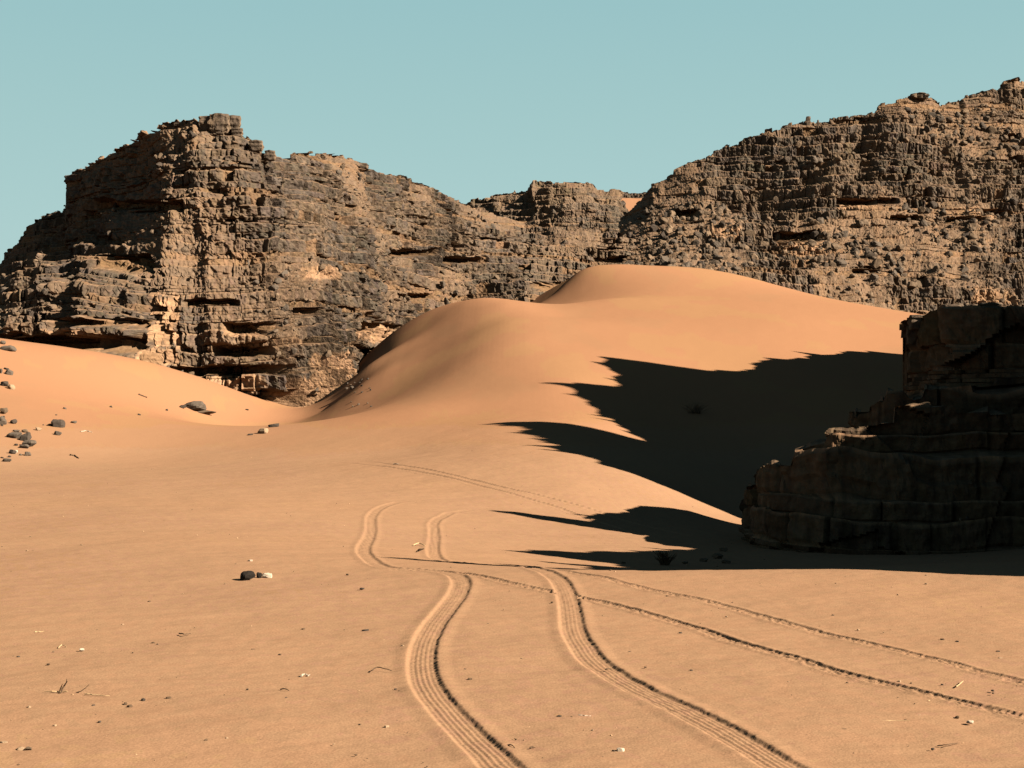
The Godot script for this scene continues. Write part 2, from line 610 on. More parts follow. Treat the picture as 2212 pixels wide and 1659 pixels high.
# ribs: from one end of the face to the other, each a list of points from foot to crest.
# o: columns, seed, thin, thick (beds), joint (width of blocks), relief, gully, bench, cap, dip, row, caves, pale, tones
func rock_sheet(ribs: Array, o: Dictionary) -> Dictionary:
	var nr: int = ribs[0].size()
	var nb := ribs.size()
	var rg := RandomNumberGenerator.new()
	rg.seed = o.seed
	var sd: float = o.seed * 13.7
	var cum := PackedFloat32Array([0.0])
	var mid := nr / 2
	for i in range(1, nb):
		var p: Vector3 = ribs[i][mid] - ribs[i - 1][mid]
		var q: Vector3 = ribs[i][nr - 1] - ribs[i - 1][nr - 1]
		cum.append(cum[i - 1] + maxf(0.5 * (Vector2(p.x, p.z).length() + Vector2(q.x, q.z).length()), 0.05))
	var total := cum[nb - 1]
	var ymin := 1e9
	var ymax := -1e9
	for r in ribs:
		ymin = minf(ymin, r[0].y)
		ymax = maxf(ymax, r[nr - 1].y)
	ymin -= 3.0
	ymax += 2.0
	# beds and the rows of vertices in each of them
	var bl := PackedFloat32Array()
	var bt := PackedFloat32Array()
	var bu := PackedInt32Array()      # unit: beds that share their joints
	var bw := PackedFloat32Array()    # joint width
	var bo := PackedFloat32Array()    # how far the bed stands out
	var soft := PackedByteArray()
	var style := PackedByteArray()   # 0 blocks, 1 massive, 2 thin beds
	var unit_style := 0
	var ulo := []
	var uhi := []
	var y := ymin
	var unit := -1
	var left_in_unit := 0
	while y < ymax:
		if left_in_unit <= 0:
			unit += 1
			unit_style = [0, 0, 1, 1, 2][rg.randi() % 5]
			left_in_unit = rg.randi_range(3, 6) if unit_style == 2 else rg.randi_range(2, 4)
			ulo.append(y)
			uhi.append(y)
		var thick: float = lerpf(o.thin, o.thick, pow(rg.randf(), 1.7))
		if unit_style == 2:
			thick = o.thin * rg.randf_range(0.8, 1.5)
		elif unit_style == 1:
			thick = o.thick * rg.randf_range(0.35, 0.8)
		var is_soft := rg.randf() < 0.15
		if is_soft:
			thick = lerpf(o.thin, o.thick, 0.25)
		bl.append(y)
		bt.append(thick)
		bu.append(unit)
		bw.append(o.joint * (0.5 + 0.9 * rg.randf()) * (1.7 if unit_style == 1 else 1.0))
		bo.append((rg.randf() - 0.5) * (0.35 if unit_style == 1 else 0.75) * o.relief - (0.75 * o.relief if is_soft else 0.0))
		style.append(unit_style)
		soft.append(1 if is_soft else 0)
		y += thick
		uhi[unit] = y
		left_in_unit -= 1
	var nbed := bl.size()
	var lv_bed := PackedInt32Array()
	var lv_f := PackedFloat32Array()
	for k in nbed:
		var inner := clampi(int(bt[k] / o.row), 1, 9)
		lv_bed.append(k)
		lv_f.append(0.0)
		for i in inner + 1:
			lv_bed.append(k)
			lv_f.append(lerpf(0.1, 0.88, float(i) / inner))
		lv_bed.append(k)
		lv_f.append(1.0)
	var nl := lv_bed.size()
	var rows := nl + 3
	var cols: int = o.columns
	var v := PackedVector3Array()
	var c := PackedColorArray()
	var ids := PackedInt32Array()
	v.resize(cols * rows)
	c.resize(cols * rows)
	ids.resize(cols * rows)
	var tops := PackedInt32Array()
	tops.resize(cols)
	# columns: the base line
	var prof := []
	var seg := 0
	var hx := PackedVector2Array()
	for i in cols:
		var s := total * i / (cols - 1)
		while seg < nb - 2 and cum[seg + 1] < s:
			seg += 1
		var f := clampf((s - cum[seg]) / (cum[seg + 1] - cum[seg]), 0, 1)
		var pr := PackedVector3Array()
		for j in nr:
			var p0: Vector3 = ribs[maxi(seg - 1, 0)][j]
			var p1: Vector3 = ribs[seg][j]
			var p2: Vector3 = ribs[seg + 1][j]
			var p3: Vector3 = ribs[mini(seg + 2, nb - 1)][j]
			var g := p1.cubic_interpolate(p2, p0, p3, f).lerp(p1.lerp(p2, f), 0.5)
			g.y = lerpf(p1.y, p2.y, f)
			if j == nr - 1:
				g.x = lerpf(p1.x, p2.x, f)
				g.z = lerpf(p1.z, p2.z, f)
			pr.append(g)
		prof.append(pr)
		hx.append(Vector2((pr[mid].x + pr[nr - 1].x) * 0.5, (pr[mid].z + pr[nr - 1].z) * 0.5))
	var caves: Array = o.get("caves", [])
	var pale: Array = o.get("pale", [])
	var bench: float = o.bench
	var relief: float = o.relief
	var gully: float = o.gully
	var dark: Vector3 = o.get("dark", Vector3(0.049, 0.039, 0.031))
	var brown: Vector3 = o.get("brown", Vector3(0.089, 0.0635, 0.0445))
	var fresh: Vector3 = o.get("fresh", Vector3(0.120, 0.070, 0.037))
	var light: Vector3 = o.get("light", Vector3(0.205, 0.124, 0.073))
	var dark_share: float = o.get("dark_share", 0.0)
	var ledges := PackedInt32Array()
	for i in cols:
		var s := total * i / (cols - 1)
		var pr: PackedVector3Array = prof[i]
		var span := 1 + int(cols * 0.012)
		var tng := (hx[mini(i + span, cols - 1)] - hx[maxi(i - span, 0)]).normalized()
		var nx := -tng.y
		var nz := tng.x
		var wob: float = n_big.get_noise_2d(s * 0.025, sd) * 1.3 * o.get("wob", 1.0) + o.dip * (s - total * 0.5)
		var ytop: float = pr[nr - 1].y + o.get("spiky", 0.0) * (n_mid.get_noise_2d(s * 0.35, 3.0) * 0.8 + 2.6 * pow(maxf(n_fine.get_noise_2d(s * 0.8, 8.0), 0.0), 2.0))
		if not o.has("spiky"):
			ytop += n_cell.get_noise_2d(s / (1.3 * o.joint), sd) * 0.18 * o.thick + n_cell.get_noise_2d(s / (0.45 * o.joint), sd + 5.0) * 0.07 * o.thick
		var ybase := pr[0].y
		var top_at := nl
		var last := Vector3(pr[0].x, ybase - 3.0, pr[0].z)
		var k := -1
		var cell := 0
		var blockout := 0.0
		var edge := 1.0
		var tone := 0.5
		var jut := 0.0
		var gone := false
		var qx := 0.0
		var qz := 0.0
		var dead := false
		var varnish := 0.0
		var bed_id := 0
		var depth_j := 0.0
		var zone := 0.0
		var rel := 1.0
		var shift := 0.0
		var ylow := 0.0
		var soft_here := 0.0
		for l in nl:
			var at_ := i * rows + l
			if dead:
				v[at_] = last
				c[at_] = c[at_ - 1]
				ids[at_] = -1
				continue
			var b := lv_bed[l]
			var fr := lv_f[l]
			var yy := bl[b] + bt[b] * fr + wob
			if b != k:
				k = b
				var ylo := bl[b] + wob
				if ylo > ytop and l > 0:
					dead = true
					last.y = ytop
					top_at = l
					v[at_] = last
					c[at_] = c[at_ - 1]
					ids[at_] = -1
					continue
				var w := bw[b]
				var ust := style[b]
				ylow = ylo
				shift = n_mid.get_noise_2d(s * 0.35 / maxf(o.thick, 0.5), b * 7.7 + sd) * 0.3 * bt[b]
				rel = relief * (0.5 + 0.9 * smoothstep(-0.35, 0.35, n_big.get_noise_2d(s * 0.06 + 3.0, ylo * 0.1 + sd)))
				zone = o.get("debris", 0.0) * smoothstep(float(o.get("debris_from", 0.08)), float(o.get("debris_from", 0.08)) + 0.25, n_big.get_noise_2d(s * 0.03 + 70.0, ylo * 0.05 + sd))
				var q := s / w + n_mid.get_noise_2d(s * 0.7 / w, bu[b] * 5.1 + sd) * 0.9 + n_fine.get_noise_2d(s * 1.1 / w, b * 3.1 + sd) * (0.1 if ust == 1 else 0.3) + hash2(bu[b], 77) * 10.0
				cell = int(floor(q))
				var ff := q - cell
				edge = minf(ff, 1.0 - ff) * w
				var h1 := hash2(cell * 7 + bu[b] * 131, o.seed)
				var h2 := hash2(cell * 13 + b * 57, o.seed + 3)
				blockout = ((h1 - 0.5) * 0.75 + (h2 - 0.5) * (0.12 if ust == 1 else 0.45)) * rel
				gone = h2 < 0.07 and soft[b] == 0 and zone < 0.5
				if gone:
					blockout -= rel * (0.7 + h1)
				soft_here = float(soft[b]) * smoothstep(-0.25, 0.1, n_big.get_noise_2d(s * 0.05 + 20.0, b * 2.2 + sd))
				tone = hash2(cell * 3 + b * 17, o.seed + 5)
				depth_j = 0.04 + 0.75 * pow(hash2(cell + b * 29, o.seed + 9), 1.6)
				var ym := bl[b] + bt[b] * 0.5 + wob
				var yu: float = (ulo[bu[b]] + uhi[bu[b]]) * 0.5 + wob
				var pm := along(pr, ym)
				var pu := along(pr, yu)
				qx = lerpf(pm.x, pu.x, bench)
				qz = lerpf(pm.y, pu.y, bench)
				var lateral := n_big.get_noise_2d(s * 0.05 + 40.0, bu[b] * 2.3 + sd)
				qx = lerpf(qx, pm.x, clampf(lateral * 1.5, 0, 0.8))
				qz = lerpf(qz, pm.y, clampf(lateral * 1.5, 0, 0.8))
				jut = bo[b] + n_big.get_noise_2d(s * 0.09, b * 3.3 + sd) * 0.6 * relief
				if soft[b] == 1:
					jut += (1.0 - soft_here) * 0.75 * relief
				jut *= 1.0 - 0.8 * zone
				blockout *= 1.0 - 0.8 * zone
				bed_id = b * 8192 + (cell & 8191)
				varnish = n_big.get_noise_2d(s * 0.045 + 9.0, (bl[b]) * 0.09 + sd) * 0.9
			var out := n_big.get_noise_2d(s * 0.045, yy * 0.03 + sd) * gully + n_mid.get_noise_2d(s * 0.14, yy * 0.07 + sd) * gully * 0.4
			out += jut + blockout
			var cx := qx
			var cz := qz
			if zone > 0.02:
				var pc := along(pr, yy)
				cx = lerpf(qx, pc.x, zone)
				cz = lerpf(qz, pc.y, zone)
			var chunk: float = o.joint * 1.1
			out += n_cell.get_noise_3d(s / chunk, yy / (chunk * 0.62), sd) * float(o.get("chunk", 0.24)) * rel + n_cell.get_noise_3d(s * 2.3 / chunk, yy * 2.3 / (chunk * 0.7), sd + 9.0) * 0.06 * rel
			var crack := 1.0 - smoothstep(0.02, 0.10 + 0.04 * o.joint, edge)
			out -= (crack * depth_j * 1.5 + 0.16 * (1.0 - smoothstep(0.0, bw[b] * 0.35, edge))) * rel * (1.0 - zone)
			out += n_fine.get_noise_2d(s * 3.4 / o.joint, yy * 0.5 / o.joint + b * 0.3 + sd) * 0.08 * rel
			var ends := minf(fr, 1.0 - fr)
			if ends < 0.05:
				out -= (0.10 if style[b] == 1 else 0.2) * rel + (0.10 * rel if fr > 0.5 else 0.0)
			var rx := s * 1.3
			out += n_fine.get_noise_3d(rx, yy * 1.5, sd) * 0.22 * relief + n_mid.get_noise_2d(rx * 2.6, yy * 2.0 + sd) * 0.13 * relief
			var px := 1106.0 + F * qx / -qz
			var py := HORIZON - (yy - EYE) * F / -qz
			var hollow := 0.0
			for cv in caves:
				var ux: float = (px - cv[0]) / cv[2]
				if absf(ux) < 1.15:
					ux += n_mid.get_noise_2d(s * 0.8, cv[1]) * 0.12
					var uy: float = (py - cv[1] + n_mid.get_noise_2d(s * 0.5, cv[1] + 40.0) * cv[3] * 0.35) / cv[3]
					if absf(uy) < 1.2 and absf(ux) < 1.0:
						var hh: float = (1.0 - smoothstep(0.75, 1.0, absf(ux))) * smoothstep(-1.05, -0.9, uy) * (1.0 - smoothstep(0.1, 1.1, uy))
						hollow = maxf(hollow, hh * cv[4])
			out -= hollow
			var wx := cx + nx * out
			var wz := cz + nz * out
			last = Vector3(wx, minf(yy + shift, ytop), wz)
			v[at_] = last
			ids[at_] = bed_id
			# colour: dark varnish on old faces, orange rock where it is fresh or sheltered
			var streak := n_mid.get_noise_2d(s * 1.7, yy * 0.22 + sd) * 0.55
			var vn := smoothstep(-0.35, 0.4, varnish + streak + (tone - 0.5) * 0.9 + dark_share)
			var m := brown.lerp(dark, vn)
			m *= 0.75 + 0.55 * tone
			if gone:
				m = m.lerp(fresh, 0.6)
			m = m.lerp(fresh, 0.6 * soft_here)
			if zone > 0.0:
				m = m.lerp(light * 0.8, 0.45 * zone)
			if hollow > 0.3:
				m = m.lerp(fresh, minf(hollow * 0.6, 0.8))
			if crack > 0.6:
				m = m.lerp(brown, 0.4)
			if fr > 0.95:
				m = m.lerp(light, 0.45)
			elif fr < 0.05:
				m = m.lerp(fresh, 0.3)
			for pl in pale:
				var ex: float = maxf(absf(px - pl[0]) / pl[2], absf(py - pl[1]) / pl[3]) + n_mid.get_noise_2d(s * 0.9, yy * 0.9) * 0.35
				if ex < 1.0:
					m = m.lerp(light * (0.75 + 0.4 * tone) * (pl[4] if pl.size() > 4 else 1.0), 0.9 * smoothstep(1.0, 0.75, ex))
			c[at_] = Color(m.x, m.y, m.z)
			if (fr == 1.0 or zone > 0.4) and (i & 1) == 0 and yy < ytop - 1.2 * o.thick:
				ledges.append(at_)
		tops[i] = top_at
		var away: Vector3 = o.get("away", Vector3(last.x, 0, last.z).normalized())
		var cap: float = o.cap
		var bump := n_mid.get_noise_2d(s * 0.5, sd) * 0.3
		v[i * rows + nl] = last + away * cap * 0.35 + Vector3(0, bump, 0)
		v[i * rows + nl + 1] = last + away * cap + Vector3(0, bump - cap * 0.25, 0)
		v[i * rows + nl + 2] = last + away * cap * 1.6 + Vector3(0, -cap * 0.25 - (ytop - ybase) - 4.0, 0)
		for e in 3:
			c[i * rows + nl + e] = Color(brown.x, brown.y, brown.z)
			ids[i * rows + nl + e] = -1
	# faces, kept by block
	var by_block := {}
	for i in cols - 1:
		for l in rows - 1:
			if l < nl - 1 and l >= tops[i] and l >= tops[i + 1]:
				continue
			var a := i * rows + l
			var id := ids[a]
			if id < 0:
				id = ids[a + rows]
			var list = by_block.get(id)
			if list == null:
				list = []
				by_block[id] = list
			list.append(a)
	return {"v": v, "c": c, "rows": rows, "blocks": by_block, "ledges": ledges, "seed": o.seed}


func along(pr: PackedVector3Array, y: float) -> Vector2:
	var n := pr.size()
	if y <= pr[0].y:
		return Vector2(pr[0].x, pr[0].z)
	for j in range(1, n):
		if y < pr[j].y:
			var f := (y - pr[j - 1].y) / maxf(pr[j].y - pr[j - 1].y, 0.01)
			return Vector2(lerpf(pr[j - 1].x, pr[j].x, f), lerpf(pr[j - 1].z, pr[j].z, f))
	return Vector2(pr[n - 1].x, pr[n - 1].z)


# the sheet as meshes: its largest blocks one by one, the rest of the face as one
func emit_rock(sheet: Dictionary, parent: Node3D, most: int, face_name := "rock_face") -> void:
	var rows: int = sheet.rows
	var blocks: Dictionary = sheet.blocks
	var order := []
	for id in blocks:
		if id >= 0:
			order.append([blocks[id].size(), id])
	order.sort_custom(func(a, b): return a[0] > b[0] or (a[0] == b[0] and a[1] < b[1]))
	var single := {}
	for k in mini(most, order.size()):
		single[order[k][1]] = true
	var rest := PackedInt32Array()
	for id in blocks:
		var idx := PackedInt32Array()
		for a: int in blocks[id]:
			idx.append_array(PackedInt32Array([a, a + 1, a + rows, a + rows, a + 1, a + rows + 1]))
		if single.has(id):
			var o: Vector3 = sheet.v[blocks[id][0]]
			put(picked(sheet.v, sheet.c, PackedVector3Array(), idx, o), "rock_block", rock_mat, parent, o)
		else:
			rest.append_array(idx)
	put(picked(sheet.v, sheet.c, PackedVector3Array(), rest, Vector3.ZERO), face_name, rock_mat, parent)


func rib(points: Array) -> Array:
	var out := []
	for p in points:
		out.append(at(p[0], p[1], p[2]))
	return out


func rock_mesh(seed_: int, detail: int) -> ArrayMesh:
	# an angular broken stone: a ball cut by random planes, roughened
	var rg := RandomNumberGenerator.new()
	rg.seed = seed_
	var planes := []
	var turn := Basis.from_euler(Vector3(rg.randf_range(-0.25, 0.25), rg.randf() * 6.3, rg.randf_range(-0.25, 0.25)))
	for ax in [Vector3.RIGHT, Vector3.UP, Vector3.BACK]:
		for sg in [-1.0, 1.0]:
			var n: Vector3 = ax * sg + Vector3(rg.randfn(), rg.randfn(), rg.randfn()) * 0.24
			planes.append([turn * n.normalized(), rg.randf_range(0.5, 0.72)])
	for k in rg.randi_range(5, 8):
		var n := Vector3(rg.randfn(), rg.randfn(), rg.randfn()).normalized()
		planes.append([n, 0.5 + 0.25 * rg.randf()])
	var base := SphereMesh.new()
	base.radial_segments = detail * 2
	base.rings = detail
	var arr := base.get_mesh_arrays()
	var src: PackedVector3Array = arr[Mesh.ARRAY_VERTEX]
	var idx: PackedInt32Array = arr[Mesh.ARRAY_INDEX]
	var v := PackedVector3Array()
	for p in src:
		var d := p.normalized()
		var r := 1.0
		for pl in planes:
			var t: float = d.dot(pl[0])
			if t > 0.02:
				r = minf(r, pl[1] / t)
		r *= 1.0 + n_mid.get_noise_3dv(d * 1.8 + Vector3.ONE * seed_) * 0.07 + n_fine.get_noise_3dv(d * 4.5 + Vector3.ONE * seed_) * 0.035
		v.append(d * r)
	var c := PackedColorArray()
	c.resize(v.size())
	c.fill(Color(1, 1, 1))
	return array_mesh(v, c, idx)


func scatter(sheet: Dictionary, parent: Node3D, count: int, small: float, large: float, single: int, dark: float) -> void:
	var rg := RandomNumberGenerator.new()
	rg.seed = sheet.seed + 500
	var ledges: PackedInt32Array = sheet.ledges
	var v: PackedVector3Array = sheet.v
	var all := []
	var tries := 0
	while all.size() < count and tries < count * 6:
		tries += 1
		var k := ledges[rg.randi() % ledges.size()]
		var p := v[k]
		if n_big.get_noise_2d(p.x * 0.05, p.y * 0.07 + 50.0) + rg.randf() * 0.8 < 0.3:
			continue
		var size := small * pow(large / small, pow(rg.randf(), 3.2))
		all.append([size, p + Vector3(rg.randf_range(-0.4, 0.4), size * 0.15, rg.randf_range(-0.5, 0.3)), rg.randi()])
	all.sort_custom(func(a, b): return a[0] > b[0])
	var mm := MultiMesh.new()
	mm.transform_format = MultiMesh.TRANSFORM_3D
	mm.use_colors = true
	mm.mesh = rock_meshes[0]
	mm.instance_count = maxi(all.size() - single, 0)
	var mats := ["grey", "brown", "dark"]
	for k in all.size():
		var a: Array = all[k]
		var g := RandomNumberGenerator.new()
		g.seed = a[2]
		var size: float = a[0] * 0.62
		var b := Basis.from_euler(Vector3(g.randf() * 6.3, g.randf() * 6.3, g.randf() * 6.3)) * Basis.from_scale(Vector3(size * g.randf_range(0.8, 1.35), size * g.randf_range(0.5, 0.95), size * g.randf_range(0.8, 1.2)))
		if k < single:
			var o := MeshInstance3D.new()
			o.name = "boulder"
			o.mesh = rock_meshes[1 + g.randi() % 6]
			o.material_override = stone_mats[mats[0 if g.randf() < 0.5 else (2 if g.randf() < dark else 1)]]
			parent.add_child(o, true)
			o.transform = Transform3D(b, a[1])
		else:
			mm.set_instance_transform(k - single, Transform3D(b, a[1]))
			var t := g.randf()
			var m := Vector3(0.047, 0.0375, 0.030).lerp(Vector3(0.12, 0.084, 0.056), t)
			mm.set_instance_color(k - single, Color(m.x, m.y, m.z))
	if mm.instance_count:
		var o := MultiMeshInstance3D.new()
		o.name = "rubble"
		o.multimesh = mm
		o.material_override = rock_mat
		parent.add_child(o, true)
		o.set_meta("kind", "stuff")


func hill(called: String, label: String, category: String, kind: String) -> Node3D:
	var h := Node3D.new()
	h.name = numbered(called)
	add_child(h)
	tag(h, label, category, "", kind)
	return h


func cap_stone(q: Array, parent: Node3D) -> void:
	# a squared block: centre foot pixel, width, height, distance, seed
	var rg := RandomNumberGenerator.new()
	rg.seed = q[5]
	var k: float = q[4] / F
	var w: float = q[2] * k
	var h: float = q[3] * k
	var box := BoxMesh.new()
	box.subdivide_width = 14
	box.subdivide_height = 10
	box.subdivide_depth = 8
	box.size = Vector3.ONE
	var arr := box.get_mesh_arrays()
	var v: PackedVector3Array = arr[Mesh.ARRAY_VERTEX]
	var c := PackedColorArray()
	for i in v.size():
		var p := v[i]
		var r := Vector3(absf(p.x), absf(p.y), absf(p.z)) * 2.0
		var round_ := 1.0 - 0.10 * pow(r.x * r.y + r.y * r.z + r.x * r.z, 2.0) / 3.0
		var bed := 1.0 - 0.05 * float(int((p.y + 0.5) * 5.0) % 2) - 0.08 * hash2(int((p.y + 0.5) * 4.0), q[5])
		var s := Vector3(p.x * w, p.y * h, p.z * w * 0.8)
		var n := n_mid.get_noise_3d(s.x * 0.9 + q[5] * 3.0, s.y * 1.2, s.z * 0.9) * 0.22 + n_cell.get_noise_3d(s.x * 0.9, s.y * 1.1, s.z + q[5]) * 0.10
		s.x *= round_ * bed * (1.0 + n)
		s.z *= round_ * bed * (1.0 + n)
		s.y *= round_ * (1.0 + 0.3 * n)
		v[i] = s
		var t := smoothstep(-0.3, 0.4, n_mid.get_noise_3d(s.x * 0.6, s.y * 0.3, s.z) + 0.1)
		var m := Vector3(0.108, 0.077, 0.053).lerp(Vector3(0.047, 0.0375, 0.030), t * 0.7)
		c.append(Color(m.x, m.y, m.z))
	put(array_mesh(v, c, arr[Mesh.ARRAY_INDEX]), "rock_block", rock_mat, parent, at(q[0], q[1], q[4]) + Vector3(0, h * 0.45, 0))


func build_hills() -> void:
	rock_meshes.append(rock_mesh(100, 7))
	for k in 6:
		rock_meshes.append(rock_mesh(101 + k, 8))

	# the stepped cliff on the left and the ridge that runs back from its nose
	var h1 := hill("sandstone_hill", "stepped sandstone cliff with a flat cap boulder on its peak, behind the sand slope", "", "structure")
	var left := [
		[[-260, 770, 142], [-255, 690, 145], [-250, 640, 148], [-250, 620, 152], [-250, 604, 158]],
		[[-40, 745, 124], [-35, 690, 127], [-30, 640, 131], [-25, 612, 152], [-25, 597, 178]],
		[[40, 750, 121], [40, 690, 124], [40, 612, 129], [40, 570, 155], [42, 522, 174]],
		[[90, 755, 120], [90, 690, 122], [90, 606, 127], [86, 540, 160], [82, 468, 180]],
		[[135, 762, 119], [135, 690, 121], [135, 600, 125], [125, 520, 160], [134, 442, 173]],
		[[165, 770, 118.5], [165, 690, 120], [165, 598, 124], [150, 490, 157], [141, 378, 169]],
		[[215, 776, 118.5], [215, 690, 120], [215, 594, 124], [195, 470, 152], [200, 356, 162]],
		[[270, 785, 119], [270, 690, 120], [270, 590, 124], [262, 450, 144], [262, 322, 154]],
		[[350, 800, 120.5], [350, 690, 121], [345, 580, 124], [345, 430, 131], [352, 275, 146]],
		[[432, 830, 121.5], [432, 700, 122], [430, 570, 126], [430, 420, 131], [428, 264, 143]],
		[[446, 834, 121.5], [446, 700, 122], [446, 570, 126], [446, 420, 131], [440, 276, 142]],
		[[515, 850, 122], [515, 720, 122], [515, 580, 126], [512, 420, 131], [508, 284, 142]],
		[[524, 852, 122], [524, 722, 122], [524, 580, 126], [522, 422, 131], [524, 292, 142]],
		[[600, 870, 121.5], [592, 730, 122], [582, 590, 126], [575, 440, 132], [558, 308, 143]],
		[[650, 880, 122], [640, 735, 122.5], [630, 595, 127], [625, 445, 134], [602, 338, 148]],
		[[695, 886, 122.5], [690, 740, 123.5], [680, 605, 129], [680, 460, 138], [665, 334, 156]],
		[[735, 882, 123], [735, 750, 125], [735, 615, 132], [735, 475, 143], [728, 338, 166]],
		[[775, 830, 126], [785, 745, 129], [790, 630, 137], [795, 490, 151], [790, 366, 174]],
		[[802, 790, 139], [806, 720, 143], [815, 620, 149], [830, 500, 159], [840, 378, 182]],
		[[842, 740, 151], [855, 690, 153], [880, 600, 156], [895, 510, 169], [885, 388, 191]],
		[[930, 710, 160], [940, 640, 163], [955, 570, 167], [965, 500, 180], [955, 425, 201]],
		[[1040, 690, 164], [1045, 620, 168], [1050, 560, 176], [1045, 500, 190], [1020, 444, 207]],
		[[1120, 700, 162], [1130, 630, 170], [1140, 570, 182], [1150, 530, 196], [1130, 478, 216]],
		[[1200, 705, 166], [1210, 640, 174], [1220, 590, 184], [1226, 545, 194], [1226, 490, 207]],
		[[1320, 705, 168], [1320, 640, 178], [1325, 600, 188], [1330, 555, 196], [1330, 503, 206]],
		[[1460, 705, 172], [1460, 660, 182], [1460, 630, 190], [1465, 600, 196], [1470, 560, 204]]]
	var ribs := []
	for r in left:
		ribs.append(rib(r))
	var caves := [[555, 709, 80, 13, 2.2], [530, 759, 75, 12, 2.2], [520, 800, 145, 11, 2.6], [612, 860, 50, 17, 2.2], [671, 674, 24, 8, 1.8], [450, 655, 68, 7, 1.6], [788, 709, 36, 13, 2.5], [150, 745, 150, 22, 3.0], [200, 697, 110, 10, 2.0], [883, 546, 62, 9, 2.5], [1006, 562, 62, 8, 2.6], [300, 445, 110, 14, 1.8], [390, 800, 30, 8, 2.0], [1180, 618, 40, 7, 2.0], [1360, 562, 50, 7, 2.2], [255, 570, 60, 20, 1.6], [900, 640, 40, 6, 1.4]]
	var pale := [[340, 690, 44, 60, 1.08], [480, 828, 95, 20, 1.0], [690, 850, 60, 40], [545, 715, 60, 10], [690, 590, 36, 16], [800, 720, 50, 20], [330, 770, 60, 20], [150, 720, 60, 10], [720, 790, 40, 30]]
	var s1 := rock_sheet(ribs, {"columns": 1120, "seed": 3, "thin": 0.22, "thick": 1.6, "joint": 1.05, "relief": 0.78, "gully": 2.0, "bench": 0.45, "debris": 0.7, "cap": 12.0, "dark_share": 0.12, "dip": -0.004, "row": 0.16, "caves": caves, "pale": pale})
	emit_rock(s1, h1, 290)
	for q in [[448, 284, 34, 34, 141.0, 31], [474, 290, 46, 46, 140.6, 32], [504, 288, 34, 40, 141.2, 33], [512, 296, 26, 20, 140.4, 34], [426, 282, 20, 20, 141.4, 35], [390, 274, 30, 10, 143.6, 36], [553, 326, 30, 24, 141.0, 37], [583, 346, 26, 22, 142.0, 38]]:
		cap_stone(q, h1)
	scatter(s1, h1, 3000, 0.1, 0.9, 150, 0.3)

	# a far knoll in the gap
	var h2 := hill("sandstone_hill", "low craggy rock knoll in the gap between the two larger hills", "", "structure")
	var knoll := [
		[[985, 580, 296], [985, 530, 304], [983, 490, 314], [985, 468, 324]],
		[[1016, 580, 292], [1016, 510, 300], [1014, 465, 310], [1016, 441, 320]],
		[[1045, 585, 290], [1045, 510, 298], [1042, 460, 308], [1042, 432, 319]],
		[[1070, 585, 288], [1070, 505, 296], [1070, 450, 306], [1069, 419, 318]],
		[[1142, 590, 285], [1142, 510, 292], [1142, 450, 302], [1144, 411, 316]],
		[[1152, 590, 285], [1152, 510, 292], [1152, 440, 300], [1150, 392, 315]],
		[[1220, 595, 284], [1220, 510, 292], [1220, 440, 300], [1220, 399, 314]],
		[[1278, 600, 284], [1278, 520, 292], [1276, 450, 300], [1276, 402, 314]],
		[[1285, 600, 284], [1285, 522, 292], [1285, 455, 301], [1287, 416, 315]],
		[[1325, 600, 286], [1325, 525, 294], [1325, 460, 302], [1327, 412, 316]],
		[[1345, 600, 288], [1345, 535, 298], [1340, 480, 310], [1338, 440, 322]],
		[[1380, 600, 290], [1380, 540, 300], [1378, 495, 312], [1372, 462, 326]],
		[[1440, 605, 292], [1440, 550, 304], [1440, 510, 318], [1436, 490, 334]],
		[[1520, 610, 294], [1520, 570, 306], [1520, 540, 322], [1520, 520, 338]]]
	ribs = []
	for r in knoll:
		ribs.append(rib(r))
	var s2 := rock_sheet(ribs, {"columns": 420, "seed": 8, "thin": 0.7, "thick": 2.8, "joint": 2.0, "relief": 0.95, "gully": 2.4, "bench": 0.5, "debris": 0.6, "cap": 14.0, "dip": 0.0, "row": 0.3})
	emit_rock(s2, h2, 120)
	scatter(s2, h2, 900, 0.2, 1.5, 60, 0.3)

	# the large mountain on the right
	var h3 := hill("sandstone_hill", "broad dark mountain of terraced rock and rubble rising behind the big dune", "", "structure")
	var sky := [[1345, 470, 640, 228], [1362, 455, 640, 226], [1400, 416, 640, 224], [1412, 395, 640, 223], [1446, 378, 640, 222], [1485, 356, 640, 222], [1520, 341, 645, 222], [1554, 322, 640, 223], [1605, 307, 655, 224], [1648, 288, 668, 226], [1691, 275, 680, 227], [1745, 260, 691, 228], [1799, 260, 700, 229], [1863, 255, 708, 231], [1886, 246, 710, 231], [1906, 225, 712, 232], [1949, 214, 716, 233], [1984, 207, 718, 234], [2009, 209, 720, 234], [2031, 223, 722, 234], [2078, 223, 726, 236], [2087, 207, 727, 237], [2142, 199, 730, 239], [2164, 193, 733, 240], [2173, 178, 734, 241], [2194, 171, 736, 242], [2240, 174, 740, 243], [2420, 150, 750, 248], [2720, 150, 760, 254]]
	ribs = []
	for p in sky:
		var foot: float = lerpf(168.0, 186.0, smoothstep(1300.0, 2300.0, p[0]))
		var r := []
		for t in [0.0, 0.22, 0.45, 0.62, 0.8, 1.0]:
			var steep: float = [0.0, 0.17, 0.46, 0.6, 0.8, 1.0][[0.0, 0.22, 0.45, 0.62, 0.8, 1.0].find(t)]
			var even: float = lerpf(lerpf(462.0, 268.0, pow(smoothstep(1300.0, 2190.0, p[0] + 0.0) , 0.62)), lerpf(330.0, 168.0, (p[0] - 1500.0) / 700.0), smoothstep(1650.0, 1850.0, p[0]))
			r.append(at(p[0], lerpf(p[2], p[1] if t == 1.0 else maxf(even, p[1] + 4.0), t), lerpf(foot, p[3], steep)))
		ribs.append(r)
